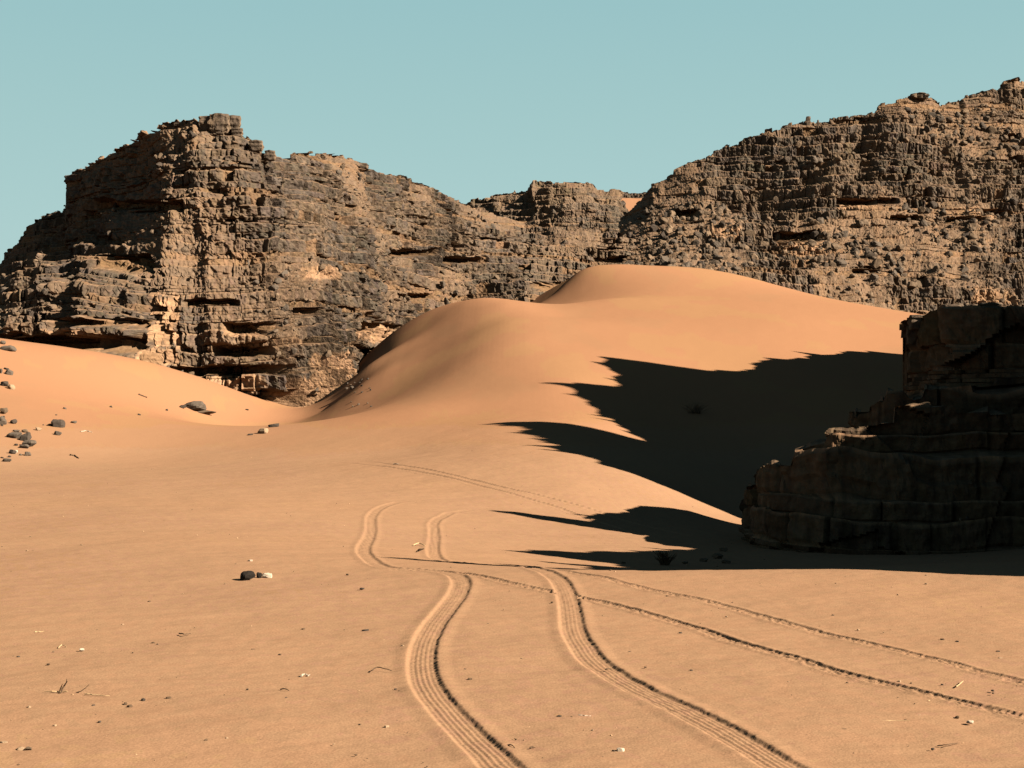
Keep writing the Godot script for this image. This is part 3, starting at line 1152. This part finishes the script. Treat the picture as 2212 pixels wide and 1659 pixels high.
	caves = [[1728, 511, 52, 10, 3.0], [1855, 436, 45, 8, 2.8], [2086, 475, 42, 8, 3.0], [1920, 436, 25, 9, 2.5], [1960, 470, 40, 6, 2.0], [1480, 470, 30, 14, 2.5], [2150, 460, 40, 7, 2.5], [1880, 585, 35, 6, 2.0], [2180, 300, 30, 8, 2.0]]
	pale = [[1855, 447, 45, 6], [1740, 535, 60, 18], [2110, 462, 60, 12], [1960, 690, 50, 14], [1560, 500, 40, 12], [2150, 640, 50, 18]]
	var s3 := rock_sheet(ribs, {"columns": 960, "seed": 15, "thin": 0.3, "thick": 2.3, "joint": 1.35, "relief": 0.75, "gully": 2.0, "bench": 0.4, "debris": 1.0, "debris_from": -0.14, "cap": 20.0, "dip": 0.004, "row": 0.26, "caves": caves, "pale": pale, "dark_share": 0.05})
	emit_rock(s3, h3, 290)
	for q in [[1746, 276, 10, 26, 227.5, 41], [1767, 276, 4, 18, 227.5, 42], [1700, 280, 20, 9, 227, 43], [1985, 214, 40, 12, 233, 44]]:
		cap_stone(q, h3)
	scatter(s3, h3, 11000, 0.16, 1.5, 220, 0.4)

	# a patch of sand in the far gap, and the flat rim behind it
	var st := SurfaceTool.new()
	st.begin(Mesh.PRIMITIVE_TRIANGLES)
	var far_patch := PackedVector3Array()
	var cols := PackedColorArray()
	var idx := PackedInt32Array()
	for i in 25:
		for j in 9:
			var p := at(lerpf(1290, 1460, i / 24.0), lerpf(500, 430, j / 8.0), lerpf(372, 400, j / 8.0))
			p.y += n_mid.get_noise_2d(p.x * 0.05, p.z * 0.05) * 0.6
			far_patch.append(p)
			cols.append(Color(0.16, 0.085, 0.048))
			if i < 24 and j < 8:
				var k := i * 9 + j
				idx.append_array(PackedInt32Array([k, k + 1, k + 9, k + 9, k + 1, k + 10]))
	var fp := put(array_mesh(far_patch, cols, idx), "sand_dune", sand_mat, self)
	tag(fp, "small patch of bright sand high in the gap beside the far knoll", "", "", "structure")
	var h4 := hill("sandstone_hill", "thin dark rock rim above the small far patch of sand", "", "structure")
	ribs = []
	for p in [[1330, 420], [1345, 418], [1390, 417], [1440, 412], [1500, 405]]:
		ribs.append([at(p[0], p[1] + 30, 405), at(p[0], p[1] + 8, 407), at(p[0], p[1], 410)])
	var s4 := rock_sheet(ribs, {"columns": 90, "seed": 21, "thin": 0.6, "thick": 1.4, "joint": 2.5, "relief": 0.8, "gully": 1.0, "bench": 0.3, "cap": 20.0, "dip": 0.0, "row": 0.4, "dark_share": 0.2})
	emit_rock(s4, h4, 0)


func build_outcrop() -> void:
	var o := hill("rock_outcrop", "dark shaded outcrop of layered ledges with only its upper edges sunlit", "rock outcrop", "thing")
	var lower := [
		[[1650, 1200, 49], [1650, 1100, 49], [1660, 1030, 49]],
		[[1604, 1212, 45.5], [1610, 1120, 45.5], [1618, 1040, 45.5]],
		[[1592, 1222, 42.5], [1606, 1128, 42.5], [1610, 1046, 42.5]],
		[[1602, 1226, 40.5], [1616, 1120, 40.5], [1630, 1010, 41]],
		[[1640, 1228, 39], [1646, 1120, 39.2], [1656, 994, 40]],
		[[1716, 1228, 37.6], [1716, 1120, 38], [1716, 988, 39]],
		[[1722, 1228, 37.5], [1722, 1115, 37.9], [1722, 957, 39]],
		[[1767, 1228, 37], [1767, 1100, 37.4], [1767, 944, 38.8]],
		[[1793, 1228, 36.6], [1790, 1085, 37], [1790, 910, 38.8]],
		[[1900, 1228, 36], [1900, 1080, 36.4], [1900, 904, 38.6]],
		[[2050, 1225, 35.4], [2050, 1080, 36], [2050, 894, 38.6]],
		[[2250, 1215, 34.8], [2250, 1070, 35.6], [2250, 884, 38.4]],
		[[2700, 1200, 34], [2700, 1050, 35], [2700, 860, 38]]]
	var middle := [
		[[1850, 925, 47.5], [1850, 900, 47.5], [1850, 880, 47.5]],
		[[1820, 925, 44.5], [1826, 900, 44.5], [1826, 876, 44.5]],
		[[1828, 925, 42.6], [1832, 900, 42.6], [1836, 874, 42.8]],
		[[1866, 925, 41.6], [1866, 895, 41.7], [1867, 864, 42]],
		[[1898, 925, 41], [1898, 890, 41.1], [1899, 848, 41.6]],
		[[1904, 925, 41], [1904, 880, 41.1], [1903, 827, 41.6]],
		[[1938, 925, 40.6], [1938, 880, 40.8], [1938, 824, 41.4]],
		[[1968, 925, 40.4], [1968, 885, 40.6], [1968, 846, 41.2]],
		[[2060, 925, 40], [2060, 880, 40.2], [2060, 836, 41]],
		[[2250, 920, 39.6], [2250, 870, 39.8], [2250, 820, 40.6]],
		[[2700, 920, 39], [2700, 860, 39.3], [2700, 800, 40]]]
	var upper := [
		[[2030, 900, 50], [2030, 790, 50], [2030, 700, 50]],
		[[1985, 900, 47.5], [1992, 790, 47.5], [1985, 702, 47.5]],
		[[1976, 900, 45.5], [1990, 785, 45.5], [1961, 706, 45.5]],
		[[1985, 900, 44], [1996, 785, 44], [1978, 690, 44.2]],
		[[2026, 900, 42.8], [2026, 785, 42.9], [2026, 679, 43.4]],
		[[2058, 900, 42], [2058, 780, 42.2], [2058, 664, 42.8]],
		[[2110, 900, 41.6], [2110, 780, 41.8], [2110, 660, 42.6]],
		[[2180, 900, 41.2], [2180, 780, 41.5], [2180, 661, 42.4]],
		[[2260, 900, 41], [2260, 770, 41.2], [2260, 668, 42.2]],
		[[2420, 900, 40.6], [2420, 760, 40.8], [2420, 640, 42]],
		[[2700, 900, 40], [2700, 740, 40.2], [2700, 610, 41.5]]]
	var n := 0
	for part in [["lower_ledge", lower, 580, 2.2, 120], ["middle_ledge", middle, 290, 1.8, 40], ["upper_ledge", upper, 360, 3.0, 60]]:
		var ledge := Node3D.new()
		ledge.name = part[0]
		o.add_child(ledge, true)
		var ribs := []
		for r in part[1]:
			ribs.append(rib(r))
		var sheet := rock_sheet(ribs, {"columns": part[2], "seed": 31 + n * 4, "thin": 0.1, "thick": 1.5, "joint": 2.6, "relief": 0.36, "chunk": 0.7, "dark": Vector3(0.026, 0.019, 0.0145), "brown": Vector3(0.066, 0.045, 0.029), "fresh": Vector3(0.08, 0.047, 0.026), "gully": 0.8, "bench": 0.3, "cap": part[3], "dip": 0.0, "row": 0.07, "wob": 0.12})  # darker tones than the hill rock: shade is put into the outcrop colours
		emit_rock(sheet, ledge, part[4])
		if part[0] == "upper_ledge":
			for q in [[1984, 712, 40, 34, 44.6, 51], [2022, 694, 36, 22, 43.8, 52], [2058, 684, 44, 28, 43.2, 53], [2098, 676, 34, 20, 43.0, 54], [2140, 678, 52, 26, 42.9, 55], [2192, 680, 40, 20, 42.8, 56], [1968, 742, 20, 40, 45.2, 57]]:
				cap_stone(q, ledge)
		scatter(sheet, ledge, 60, 0.08, 0.5, 25, 0.3)
		n += 1
	# the outcrop goes on beside the view as a long crag, whose shadow lies across the dune
	var crest := [[-106, 2], [-103, 10], [-102, 17.6], [-97.4, 19.3], [-94.1, 20.3], [-90.7, 20.0], [-89.3, 21.6], [-88.4, 23], [-87.9, 26.6], [-87, 26.2], [-84, 24], [-81.2, 22.4], [-79.2, 24], [-78.3, 23.6], [-74.8, 20.6], [-71.4, 18.8], [-68.6, 16.2], [-67.6, 15], [-67.1, 15.4], [-66.7, 20.8], [-65.8, 20.2], [-60.9, 17.5], [-55, 13.7], [-54.2, 11.2], [-53.8, 8.4], [-53.1, 5.8], [-51, 5.7], [-47, 6.6], [-44.5, 8.4], [-42, 10.2], [-41.6, 8.6], [-40.4, 8.6], [-40.0, 11.2], [-39, 11.4], [-38.4, 9.4], [-37.6, 8.6], [-37.2, 6.9], [-33, 6.7], [-30.6, 7.0], [-28.6, 8.2], [-27.6, 8.4], [-26.4, 6.6], [-23, 6.4], [-21, 7.6], [-19.7, 8.0], [-19.3, 4.4], [-18.8, 2.4], [-18, 0.6]]
	var wall := []
	for p in crest:
		var x: float = 0.36 * -p[0] + 4.0
		var g := minf(ground(x, p[0]), p[1] - 1.0) - 1.0
		wall.append([Vector3(x - 1.2, g, p[0]), Vector3(x - 0.6, lerpf(g, p[1], 0.5), p[0]), Vector3(x, p[1], p[0])])
	var crag := Node3D.new()
	crag.name = "crag"
	o.add_child(crag, true)
	var far_sheet := rock_sheet(wall, {"columns": 520, "seed": 47, "thin": 0.5, "thick": 1.6, "joint": 1.0, "relief": 0.3, "gully": 0.3, "bench": 0.3, "cap": 9.0, "dip": 0.0, "row": 0.4, "wob": 0.0, "spiky": 0.9, "away": Vector3(1, 0, 0.2)})
	emit_rock(far_sheet, crag, 0)


# ---------------------------------------------------------------- stones and litter

func stone(px: float, py: float, w: float, h: float, mat: String, label: String, category := "stone", group := "", called := "stone", sink := 0.22, lean := 0.0) -> void:
	var p := on_ground(px, py)
	var scale_ := -p.z / F
	var seed_ := int(px * 7 + py * 13)
	var o := put(rock_mesh(seed_, 11), called, stone_mats[mat], self)
	var a := (o.mesh as ArrayMesh).get_aabb()
	var sx := w * scale_ / a.size.x
	var sy := h * scale_ / a.size.y * (1.0 + sink)
	var sz := lerpf(sx, maxf(sy, sx * 0.6), 0.6)
	o.transform = Transform3D(Basis.from_euler(Vector3(0, 0, lean)) * Basis.from_scale(Vector3(sx, sy, sz)), p + Vector3(0, -a.position.y * sy - sy * a.size.y * sink, 0) - Vector3(a.get_center().x * sx, 0, 0))
	tag(o, label, category, group)


func tube(st: SurfaceTool, pts: Array, r0: float, r1: float) -> void:
	var n := pts.size()
	var rings := []
	for i in n:
		var d: Vector3 = (pts[mini(i + 1, n - 1)] - pts[maxi(i - 1, 0)]).normalized()
		var u := d.cross(Vector3.UP if absf(d.y) < 0.9 else Vector3.RIGHT).normalized()
		var w := d.cross(u)
		var r := lerpf(r0, r1, float(i) / (n - 1))
		var ring := []
		for k in 6:
			ring.append(pts[i] + (u * cos(k * TAU / 6) + w * sin(k * TAU / 6)) * r)
		rings.append(ring)
	for i in n - 1:
		for k in 6:
			var a: Vector3 = rings[i][k]
			var b: Vector3 = rings[i][(k + 1) % 6]
			var c: Vector3 = rings[i + 1][k]
			var d2: Vector3 = rings[i + 1][(k + 1) % 6]
			for v in [a, c, b, b, c, d2]:
				st.add_vertex(v)
	for k in range(1, 5):
		for v in [rings[0][0], rings[0][k], rings[0][k + 1], rings[n - 1][0], rings[n - 1][k + 1], rings[n - 1][k]]:
			st.add_vertex(v)


func stick(ends: Array, thick: float, mat: String, label: String, category: String, called: String, lift := 0.0, group := "") -> void:
	# lies on the sand along the given line
	var way := []
	var d := 0.0
	for k in ends.size():
		var p := on_ground(ends[k][0], ends[k][1])
		d = -p.z
		way.append(p)
	var pts := []
	var r := thick * d / F * 0.5
	for k in way.size() - 1:
		for j in 4:
			pts.append(way[k].lerp(way[k + 1], j / 4.0))
	pts.append(way[way.size() - 1])
	var origin: Vector3 = pts[0]
	for k in pts.size():
		var f := float(k) / (pts.size() - 1)
		pts[k] = pts[k] - origin + Vector3(0, r * 0.6 + lift * d / F * sin(f * PI) + n_mid.get_noise_2d(k * 0.7, ends[0][0]) * r * 0.9, n_mid.get_noise_2d(k * 0.6, ends[0][1]) * r * 3.0)
	var st := SurfaceTool.new()
	st.begin(Mesh.PRIMITIVE_TRIANGLES)
	tube(st, pts, r, r * 0.55)
	st.index()
	var o := put(st.commit(), called, stone_mats[mat], self, origin)
	tag(o, label, category, group)


func build_stones() -> void:
	# the boulder field on the left slope
	var field := [
		[5.5, 743.2, 14.6, 8.2, "grey", "flat grey slab half out of view, highest on the sand slope"],
		[17.3, 756.5, 32.7, 10.9, "grey", "long flat grey slab lying near the top of the sand slope"],
		[1.5, 806.0, 7.3, 10.9, "grey", "grey stone cut off by the picture edge, beside two leaning slabs"],
		[14.2, 798.3, 13.6, 4.0, "grey", "thin slab leaning on the tilted slab on the upper slope"],
		[20.4, 809.2, 17.3, 10.9, "grey", "tilted grey slab on the upper slope below the long flat one"],
		[10.0, 833.6, 19.1, 10.9, "dark", "dark angular stone touching a pale cream stone on the slope"],
		[24.6, 840.2, 16.4, 10.9, "pale", "pale cream stone touching the dark angular one on the slope"],
		[7.6, 893.6, 16.4, 13.6, "brown", "rounded brown boulder alone at the picture edge above the stone cluster"],
		[5.5, 916.9, 20.0, 18.2, "grey", "tall leaning dark slab at the picture edge above the cluster"],
		[8.2, 901.5, 5.5, 3.6, "dark", "small dark chip above the knobbly dark stone"],
		[30.0, 914.7, 15.5, 10.0, "dark", "knobbly dark stone above the cluster of four boulders"],
		[4.5, 920.2, 6.4, 4.5, "dark", "small dark stone under the leaning slab"],
		[35.5, 932.4, 16.4, 4.5, "grey", "thin grey slab standing behind the wedge boulder of the cluster"],
		[30.9, 945.7, 31.8, 13.6, "grey", "wedge shaped grey boulder with a pointed end in the cluster"],
		[53.7, 934.2, 14.6, 7.3, "brown", "brownish stone at the back of the cluster, behind the dark block"],
		[55.5, 951.1, 25.5, 19.1, "dark", "tall dark block in the middle of the cluster"],
		[64.0, 963.9, 29.1, 14.6, "grey", "rounded grey boulder lowest on the right of the cluster"],
		[52.8, 967.5, 21.8, 8.2, "grey", "low flat grey stone at the foot of the cluster"],
		[34.6, 962.4, 9.1, 4.5, "dark", "small dark stone on the left of the low flat one"],
		[27.3, 980.2, 16.4, 10.0, "dark", "dark stone with a pale broken side below the cluster"],
		[34.6, 979.7, 7.3, 8.2, "white", "pale chip against the dark stone below the cluster"],
		[44.2, 983.9, 6.9, 4.5, "grey", "small stone between the two stones below the cluster"],
		[59.1, 984.2, 14.6, 9.1, "grey", "grey stone with a rounded back below the cluster, apart on the right"],
		[20.0, 987.5, 9.1, 4.0, "dark", "small dark stone above the lowest slab"],
		[4.5, 990.1, 7.3, 3.6, "dark", "small dark stone by the picture edge beside the lowest slab"],
		[15.5, 997.0, 20.9, 7.6, "grey", "flat grey slab lowest of all the stones on the slope"],
		[125.9, 922.0, 26.4, 17.3, "dark", "largest dark boulder standing alone on the slope with a shadowed side"],
		[108.2, 919.1, 11.8, 4.5, "dark", "small dark stone lying just left of the lone dark boulder"],
		[159.2, 913.7, 13.6, 5.1, "grey", "flat grey stone lying right of the lone dark boulder"],
		[125.1, 939.5, 18.2, 9.5, "grey", "grey stone with a pointed top below the lone dark boulder"],
		[140.1, 883.6, 7.6, 4.5, "grey", "small oval stone high above the lone dark boulder"],
		[121.5, 897.3, 4.7, 2.5, "dark", "tiny dark stone right above the lone dark boulder"],
		[83.7, 929.7, 11.8, 7.3, "pale", "pale and dark knobbly stone between the cluster and the lone boulder"],
		[93.7, 918.7, 4.0, 2.5, "dark", "tiny dark stone left of the lone dark boulder"],
		[420.0, 885.0, 50.0, 20.0, "grey", "ridged grey rock jutting from the sand with layered edge"],
		[442.0, 893.0, 52.0, 9.0, "brown", "low brown slab in front of the ridged grey rock"],
		[394.0, 881.0, 18.0, 7.0, "dark", "dark corner stone at the shaded end of the ridged rock"],
		[360.0, 887.0, 6.0, 4.0, "dark", "small dark stone left of the ridged rock"],
		[534.0, 886.0, 8.0, 3.0, "dark", "small dark stone below the undercut cliff foot"],
		[301.0, 897.0, 7.0, 4.0, "dark", "tiny dark stone between the ridged rock and the dark capped one"],
		[591.0, 922.0, 25.0, 8.0, "dark", "dark capped stone at the foot of the sand slope"],
		[567.0, 936.0, 24.0, 12.0, "pale", "pale stone in front of the dark capped one at the slope foot"],
		[541.0, 940.0, 13.0, 4.0, "dark", "small dark stone at the tip of the pale one"],
		[240.0, 880.0, 6.0, 4.0, "dark", "tiny stone above the flat grey stone on mid slope"],
		[761.0, 840.0, 10.0, 7.0, "grey", "grey stone lying at the sandy cliff corner beside the middle dune"],
		[782.0, 848.0, 6.0, 3.0, "dark", "tiny dark stone on the sand right of the grey one at the cliff corner"],
		# the plain
		[535, 1252, 32, 20, "black", "black angular stone alone on the plain beside a smaller pale heap"],
		[560, 1248, 12, 13, "black", "small black stone next to the larger black one on the plain"],
		[577, 1247, 22, 10, "white", "pale crumbly stone beside the small black one on the plain"],
		[540, 1214, 12, 6, "white", "small bright white chip above the black stone on the plain"],
		[789, 1364, 16, 5, "dark", "flat black chip on the plain left of the wide tyre tracks"],
		[782, 1273, 11, 4, "dark", "dark crumb on the plain above the flat black chip"],
		[62, 1620, 16, 7, "brown", "smooth brown pebble at the lower left beside a pale one"],
		[46, 1619, 20, 6, "pale", "pale flat pebble touching the smooth brown one"],
		[8, 1606, 18, 5, "pale", "pale flat pebble at the lower left edge of the plain"],
		[1341, 1626, 18, 12, "white", "cream stone with a dark side between the two wide tracks near the bottom"],
		[1327, 1627, 12, 7, "dark", "dark stone leaning on the cream one near the bottom"],
		[1300, 1638, 10, 5, "dark", "dark crumb left of the cream stone near the bottom"],
		[2096, 1562, 16, 7, "white", "pale chip on the plain right of the narrow wheel ruts"],
		[177, 1405, 12, 5, "white", "white chip on the left of the plain"],
		[1052, 1350, 8, 4, "dark", "dark crumb between the two wide tyre tracks"],
		[2015, 1620, 8, 5, "dark", "dark crumb in the lower right of the plain"]]
	for f in field:
		var lean := 0.0
		if f[5].contains("tilted") or f[5].contains("leaning"):
			lean = -0.35
		stone(f[0], f[1], f[2], f[3], f[4], f[5], "stone" if f[2] < 15 else "boulder", "", "stone" if f[2] < 15 else "boulder", 0.2, lean)


func build_litter() -> void:
	stick([[299, 853], [318, 860]], 4, "wood", "short dark stick lying high on the sand slope", "stick", "stick")
	stick([[152, 984], [161, 985], [170, 991]], 4, "wood", "bent dark stick at the foot of the sand slope", "stick", "stick")
	stick([[175, 933], [186, 931], [199, 934]], 2.6, "white", "bleached curved stick on the slope below the flat grey stone", "stick", "stick")
	stick([[477, 1208], [492, 1210]], 2.5, "white", "bleached straw left of the white chip on the plain", "straw", "straw")
	stick([[387, 1369], [398, 1373], [412, 1369]], 3, "wood", "small bent brown twig in the middle left of the plain", "twig", "twig", 2.0)
	stick([[75, 1366], [94, 1365]], 3, "straw", "short pale straw at the left of the plain", "straw", "straw")
	stick([[126, 1401], [134, 1396], [144, 1399]], 2.5, "straw", "curved pale straw below the short straight one at the left", "straw", "straw", 3.0)
	stick([[183, 1500], [206, 1502], [236, 1504]], 3, "straw", "long pale straw beside the dry tuft", "straw", "straw")
	stick([[650, 1461], [658, 1458], [669, 1460]], 5, "white", "white bent splinter left of the wide track bend", "splinter", "splinter")
	stick([[803, 1450], [814, 1446], [846, 1449]], 3, "wood", "thin forked brown twig close to the wide track bend", "twig", "twig", 4.0)
	stick([[606, 1490], [624, 1493]], 3, "wood", "little brown twig below the white splinter", "twig", "twig", 3.0)
	stick([[1250, 1546], [1268, 1548], [1276, 1548]], 4, "white", "bright white straw between the two wide tracks", "straw", "straw")
	stick([[1307, 1449], [1320, 1447]], 4, "wood", "dark twig at the edge of the right wide track", "twig", "twig", 3.0)
	stick([[1881, 1555], [1905, 1557], [1965, 1558]], 2.5, "straw", "long thin pale stalk at the right below the narrow ruts", "stalk", "stalk")
	stick([[2066, 1485], [2080, 1472]], 3, "straw", "slanting pale stalk between the narrow ruts and the right edge", "stalk", "stalk")
	stick([[2025, 1612], [2045, 1615], [2070, 1606]], 2.5, "wood", "branched thin twig in the lower right", "twig", "twig", 5.0)
	stick([[1784, 1545], [1796, 1538]], 3, "straw", "short slanting straw right of the right wide track", "straw", "straw")
	stick([[850, 1003], [862, 1003]], 2.5, "white", "white stick near the faint upper wheel line", "stick", "stick")
	stick([[893, 1179], [905, 1177], [918, 1180]], 3, "straw", "pale twig left of the far end of the right wide track", "twig", "twig", 3.0)
	stick([[900, 1193], [908, 1194], [916, 1187]], 3.5, "wood", "brown hooked twig just below the pale twig at the track", "twig", "twig", 6.0)
	stick([[1098, 1610], [1112, 1616]], 3, "wood", "dark twig by the edge of the left wide track near the bottom", "twig", "twig", 3.0)
	stick([[1145, 1618], [1156, 1616]], 4, "wood", "dark crumb of bark right of the left wide track", "bark", "bark_chip", 2.0)

	# the dry tuft on the left of the plain
	var base := on_ground(131, 1496)
	var k := -base.z / F
	var tuft := Node3D.new()
	tuft.name = numbered("dead_plant")
	add_child(tuft)
	tuft.position = base
	tag(tuft, "dead dry plant with two upright stems rising from the sand at the left", "dead plant")
	for q in [[[0, 0], [4, 10], [12, 22], [14, 30]], [[-3, 0], [0, 12], [5, 19]], [[2, 0], [8, 14], [17, 26]], [[-2, 0], [-18, 3], [-38, 1]], [[4, 1], [12, 3], [16, 2]]]:
		var st := SurfaceTool.new()
		st.begin(Mesh.PRIMITIVE_TRIANGLES)
		var pts := []
		for e in q:
			pts.append(Vector3(e[0] * k, e[1] * k, n_mid.get_noise_2d(e[0], e[1]) * 0.05))
		tube(st, pts, 1.6 * k, 0.7 * k)
		st.index()
		put(st.commit(), "stem", stone_mats["wood" if q[1][1] > 4 else "straw"], tuft)
	base = on_ground(165, 1496)
	var st2 := SurfaceTool.new()
	st2.begin(Mesh.PRIMITIVE_TRIANGLES)
	tube(st2, [Vector3.ZERO, Vector3(10, 3, 1) * k, Vector3(20, 10, 2) * k, Vector3(28, 18, 2) * k], 1.3 * k, 0.6 * k)
	st2.index()
	var lone := put(st2.commit(), "twig", stone_mats["wood"], self, base)
	tag(lone, "single curved stem sticking out of the sand right of the dead plant", "twig")

	# shrubs in the shade below the outcrop
	shrub(1436, 1219, 46, 34, 60, "dark leafless shrub in the shade left of the outcrop foot")
	shrub(1500, 893, 62, 26, 50, "low dead shrub lying in the shadow on the dune")
	shrub(1347, 1216, 14, 5, 14, "small pale brush heap in the shade beside the leafless shrub")
	# loose rocks at the outcrop foot
	var rg := RandomNumberGenerator.new()
	rg.seed = 91
	for q in [[1520, 1214, 20, 9, "low dark rock in the shade nearest the leafless shrub"], [1550, 1206, 26, 12, "dark slab in the shade at the outcrop foot"], [1568, 1218, 22, 10, "dark rock half sunk beside the outcrop foot slab"], [1480, 1218, 14, 6, "small dark rock just right of the leafless shrub"], [1562, 1190, 18, 8, "dark rock behind the slab at the outcrop foot"]]:
		stone(q[0], q[1], q[2], q[3], "brown", q[4], "rock", "", "rock")

	for i in 16:
		var q := Vector2(rg.randf_range(748, 812), rg.randf_range(812, 884))
		stone(q.x, q.y, rg.randf_range(3.0, 8.0), rg.randf_range(2.0, 5.0), ["dark", "grey", "brown"][i % 3], "small fallen stone on the sand between the cliff nose and the middle dune", "stone", "small stones fallen at the cliff nose")
	# crumbs on the plain: the larger ones one by one, the rest as one scatter
	var crumb := rock_mesh(300, 5)
	var spots := []
	for i in 1500:
		var d := 9.0 + 70.0 * pow(rg.randf(), 1.6)
		var x := rg.randf_range(-0.36, 0.36) * d
		if track_id(x, -d) != 0 or n_big.get_noise_2d(x * 0.25, d * 0.2) < -0.25:
			continue
		var size := 0.005 + 0.022 * pow(rg.randf(), 4.0)
		spots.append([size, Vector3(x, ground(x, -d) + track_height(x, -d), -d), rg.randf()])
	spots.sort_custom(func(a, b): return a[0] / -a[1].z > b[0] / -b[1].z)
	var mm := MultiMesh.new()
	mm.transform_format = MultiMesh.TRANSFORM_3D
	mm.use_colors = true
	mm.mesh = crumb
	mm.instance_count = spots.size() - 90
	for i in spots.size():
		var sp: Array = spots[i]
		var b := Basis.from_euler(Vector3(0, sp[2] * 40.0, 0)) * Basis.from_scale(Vector3(sp[0] * 1.4, sp[0] * 0.8, sp[0]))
		if i < 90:
			var o := put(crumb, "pebble", stone_mats[["dark", "wood", "wood", "pale"][int(sp[2] * 3.99)]], self)
			o.transform = Transform3D(b, sp[1])
			tag(o, "tiny crumb of stone lying on the plain", "pebble", "crumbs of stone strewn over the plain")
		else:
			mm.set_instance_transform(i - 90, Transform3D(b, sp[1]))
			var m := Vector3(0.05, 0.035, 0.024).lerp(Vector3(0.34, 0.22, 0.13), 1.0 if sp[2] > 0.8 else sp[2] * 0.5)
			mm.set_instance_color(i - 90, Color(m.x, m.y, m.z))
	var mi := MultiMeshInstance3D.new()
	mi.name = "gravel"
	mi.multimesh = mm
	mi.material_override = rock_mat
	add_child(mi)
	tag(mi, "thin scatter of grit and crumbs over the sand plain", "gravel", "", "stuff")


func shrub(px: float, py: float, w: float, h: float, stems: int, label: String) -> void:
	var p := on_ground(px, py)
	var k := -p.z / F
	var o := Node3D.new()
	o.name = numbered("shrub")
	add_child(o)
	o.position = p
	tag(o, label, "shrub")
	var rg := RandomNumberGenerator.new()
	rg.seed = int(px * 3 + py)
	for g in 4:
		var st := SurfaceTool.new()
		st.begin(Mesh.PRIMITIVE_TRIANGLES)
		for i in stems / 4:
			var a := rg.randf() * TAU
			var out := Vector3(cos(a), 0, sin(a)) * w * 0.5 * k * rg.randf_range(0.3, 1.0)
			var up := Vector3(0, h * k * rg.randf_range(0.4, 1.0), 0)
			var foot := Vector3(rg.randf_range(-0.2, 0.2) * w * k, -0.02, rg.randf_range(-0.1, 0.1) * w * k)
			var bend := foot + out * 0.4 + up * 0.6
			tube(st, [foot, bend, foot + out + up], 0.012, 0.004)
			tube(st, [bend, bend + (out * 0.4 + up * 0.3).rotated(Vector3.UP, 0.9)], 0.006, 0.003)
		st.index()
		put(st.commit(), "branch", stone_mats["wood"], o)
